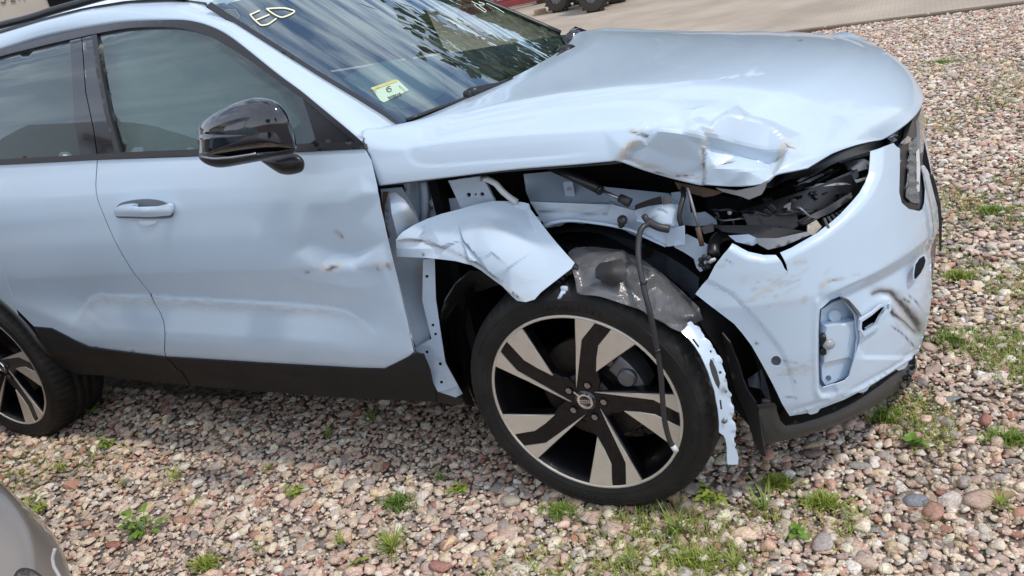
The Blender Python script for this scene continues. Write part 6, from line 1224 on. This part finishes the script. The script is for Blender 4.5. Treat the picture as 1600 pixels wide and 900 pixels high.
# trees and a house with a sign, standing behind the photographer: they show in the glass and paint
def tree(x, y, h, label, seed, cw=.36):
    t = thing('tree', (x, y, 0), label, 'tree', 'trees around the yard'); rr_ = np.random.default_rng(seed); mb = MB(); mb.tube([(x, y, 0), (x+.1, y, h*.3), (x, y+.1, h*.6), (x, y, h*.9)], [h*.028, h*.022, h*.014, h*.004], 8)
    for k in range(7):
        a = rr_.uniform(0, 6.28); z0 = h*rr_.uniform(.3, .65); mb.tube([(x, y, z0), (x+math.cos(a)*h*.12, y+math.sin(a)*h*.12, z0+h*.1), (x+math.cos(a)*h*.24, y+math.sin(a)*h*.24, z0+h*.14)], [h*.01, h*.007, h*.003], 6)
    mb.build('trunk', 'rust', t, True)
    n = 2600; c = rr_.normal(size=(26, 3)); c /= np.linalg.norm(c, axis=1)[:, None]; c = c*rr_.uniform(.3, .95, (26, 1))*np.array([cw*h*.8, cw*h*.8, .36*h])+np.array([x, y, h*.62]); k = rr_.integers(0, 26, n)
    P = c[k]+rr_.normal(size=(n, 3))*h*.06; a = rr_.normal(size=(n, 3)); a /= np.linalg.norm(a, axis=1)[:, None]; b = np.cross(a, rr_.normal(size=(n, 3))); b /= np.linalg.norm(b, axis=1)[:, None]; s = h*.022*rr_.uniform(.6, 1.4, (n, 1)); V = np.stack([P-a*s, P+b*s*.6, P+a*s, P-b*s*.6], 1).reshape(-1, 3); F_ = np.arange(4*n).reshape(-1, 4)
    obj('crown', V, F_.astype(np.int32), 'tree_leaf', t, False)
material('tree_leaf', (.12, .17, .075), .6, vary=(.8, (.15, .165, .10), .4, .65))

for i, (x, y, h, lb) in enumerate([(1.5, 23, 20, 'broad tree beyond the paved yard behind the bonnet'), (7.5, 25, 20, 'tall dense tree beyond the paved yard, middle of the row'), (14, 27, 19, 'tree at the far right end of the row beyond the yard'), (-6, -26, 9, 'tree standing behind the photographer on the left'), (9, -24, 10, 'tree standing behind the photographer on the right')]):
    tree(x, y, h, lb, 40+i, .36)
# parked blue car, house and sign board across the way: seen only as reflections in the windows
bc = thing('blue_car', (-7.2, -3.3, 0), 'dark blue car with black roof bars parked across from the crashed car', 'car')
bp_ = material('dark_blue_paint', (.03, .06, .14), .3, coat=1.); cc2, ss2 = math.cos(2.0), math.sin(2.0)
def bpt(P): P = np.asarray(P, float); return np.stack([-7.2+P[:, 0]*cc2-P[:, 1]*ss2, -3.3+P[:, 0]*ss2+P[:, 1]*cc2, P[:, 2]], 1)
ring_ = [(-2.15, .35), (-2.2, .75), (-2.1, 1.05), (-1.3, 1.12), (-.9, 1.1), (1.2, 1.05), (1.9, .95), (2.2, .75), (2.2, .35)]
def loft(prof, ws, nm, m_, par):
    V = []; n = len(prof)
    for yy_, ins_ in ws: V += [(x*(1-ins_), yy_, z-ins_*.3) for x, z in prof]
    F = [(i*n+j, i*n+(j+1) % n, (i+1)*n+(j+1) % n, (i+1)*n+j) for i in range(len(ws)-1) for j in range(n)]+[tuple(range(n)), tuple(range(len(ws)*n-1, (len(ws)-1)*n-1, -1))]
    return obj(nm, bpt(V), F, m_, par, False)
loft(ring_, [(-.9, .06), (-.86, .01), (.86, .01), (.9, .06)], 'body', bp_, bc)
loft([(-1.9, 1.08), (-1.5, 1.55), (.1, 1.6), (1.1, 1.06)], [(-.78, .06), (.78, .06)], 'cabin', 'gloss_black', bc)
loft([(-1.5, 1.56), (-1.4, 1.62), (.0, 1.65), (.2, 1.58)], [(-.7, .03), (.7, .03)], 'roof', bp_, bc)
for sx_ in (-1.35, 1.35):
    for sy_ in (-.82, .82): o_ = MB().lathe([(-.1, 0), (-.1, .2), (-.1, .33), (.1, .33), (.1, 0)], 20); obj('wheel', bpt(np.array(o_.V)+np.array([sx_, sy_, .33])), o_.F, 'rubber', bc, False)
for sy_ in (-.62, .62): o_ = MB().box((-.7, sy_, 1.68), (1.5, .04, .04), bev=.01); obj('roof_bar', bpt(o_.V), o_.F, 'satin_black', bc, False)
hs = thing('house', (-30, -12.5, 0), 'cream house with a red tiled roof across from the crashed car', 'house')
MB().box((-30, -11.5, 3.5), (8, 7, 7.0)).build('wall', cream, hs); MB().add([(-34.5, -15.5, 6.9), (-25.5, -15.5, 6.9), (-25.5, -7.5, 6.9), (-34.5, -7.5, 6.9), (-32, -11.5, 10.2), (-28, -11.5, 10.2)], [(0, 1, 5, 4), (1, 2, 5), (2, 3, 4, 5), (3, 0, 4)]).build('roof', material('red_tile', (.28, .08, .045), .8), hs)
sg = thing('sign_board', (-14.5, -9.5, 0), 'pale board lettered ORT on posts across from the crashed car', 'sign')
dn = np.array([.82, .57, 0]); du_ = np.array([-.57, .82, 0]); c0 = np.array([-14.5, -9.5, 6.2])
def brd(a, b, o=0.): return tuple(c0+du_*a+np.array([0, 0, b])+dn*o)
MB().add([brd(-3, -1.2), brd(3, -1.2), brd(3, 1.2), brd(-3, 1.2), brd(-3, -1.2, -.1), brd(3, -1.2, -.1), brd(3, 1.2, -.1), brd(-3, 1.2, -.1)], [(0, 1, 2, 3), (7, 6, 5, 4), (0, 4, 5, 1), (1, 5, 6, 2), (2, 6, 7, 3), (3, 7, 4, 0)]).build('board', 'beam_white', sg)
for a_ in (-2.6, 2.6): MB().tube([brd(a_, -6.2, -.1), brd(a_, -1.2, -.1)], .07, 8).build('post', 'dull_metal', sg)
fc_ = bpy.data.curves.new('letters', 'FONT'); fc_.body = 'ORT'; fc_.size = 1.5; fc_.align_x = 'CENTER'; fc_.align_y = 'CENTER'; fc_.extrude = .02; fc_.materials.append(dk)
tmp_ = bpy.data.objects.new('letters', fc_); COL.objects.link(tmp_); bpy.context.view_layer.update(); lme = bpy.data.meshes.new_from_object(tmp_.evaluated_get(bpy.context.evaluated_depsgraph_get())); bpy.data.objects.remove(tmp_); bpy.data.curves.remove(fc_)
for vv in lme.vertices: p_ = vv.co.copy(); vv.co = Vector(brd(p_.x, p_.y, .05+p_.z))
lo_ = link(bpy.data.objects.new('letters', lme), sg)
# unseen leaf mass beyond the yard, added to darken the sky reflection on the bonnet
rr_ = np.random.default_rng(77); n = 26000; P = np.column_stack([rr_.uniform(-22, 18, n), rr_.uniform(24, 30, n), rr_.uniform(0, 1, n)]); top_ = 9.5+1.8*np.sin(P[:, 0]*.7)+1.1*np.sin(P[:, 0]*1.9+1); P[:, 2] *= top_
a = rr_.normal(size=(n, 3)); a /= np.linalg.norm(a, axis=1)[:, None]; b = np.cross(a, rr_.normal(size=(n, 3))); b /= np.linalg.norm(b, axis=1)[:, None]; s = rr_.uniform(.2, .5, (n, 1)); V = np.stack([P-a*s, P+b*s*.7, P+a*s, P-b*s*.7], 1).reshape(-1, 3)
tag(obj('wood', V, np.arange(4*n).reshape(-1, 4).astype(np.int32), 'tree_leaf', None, False), kind='stuff')
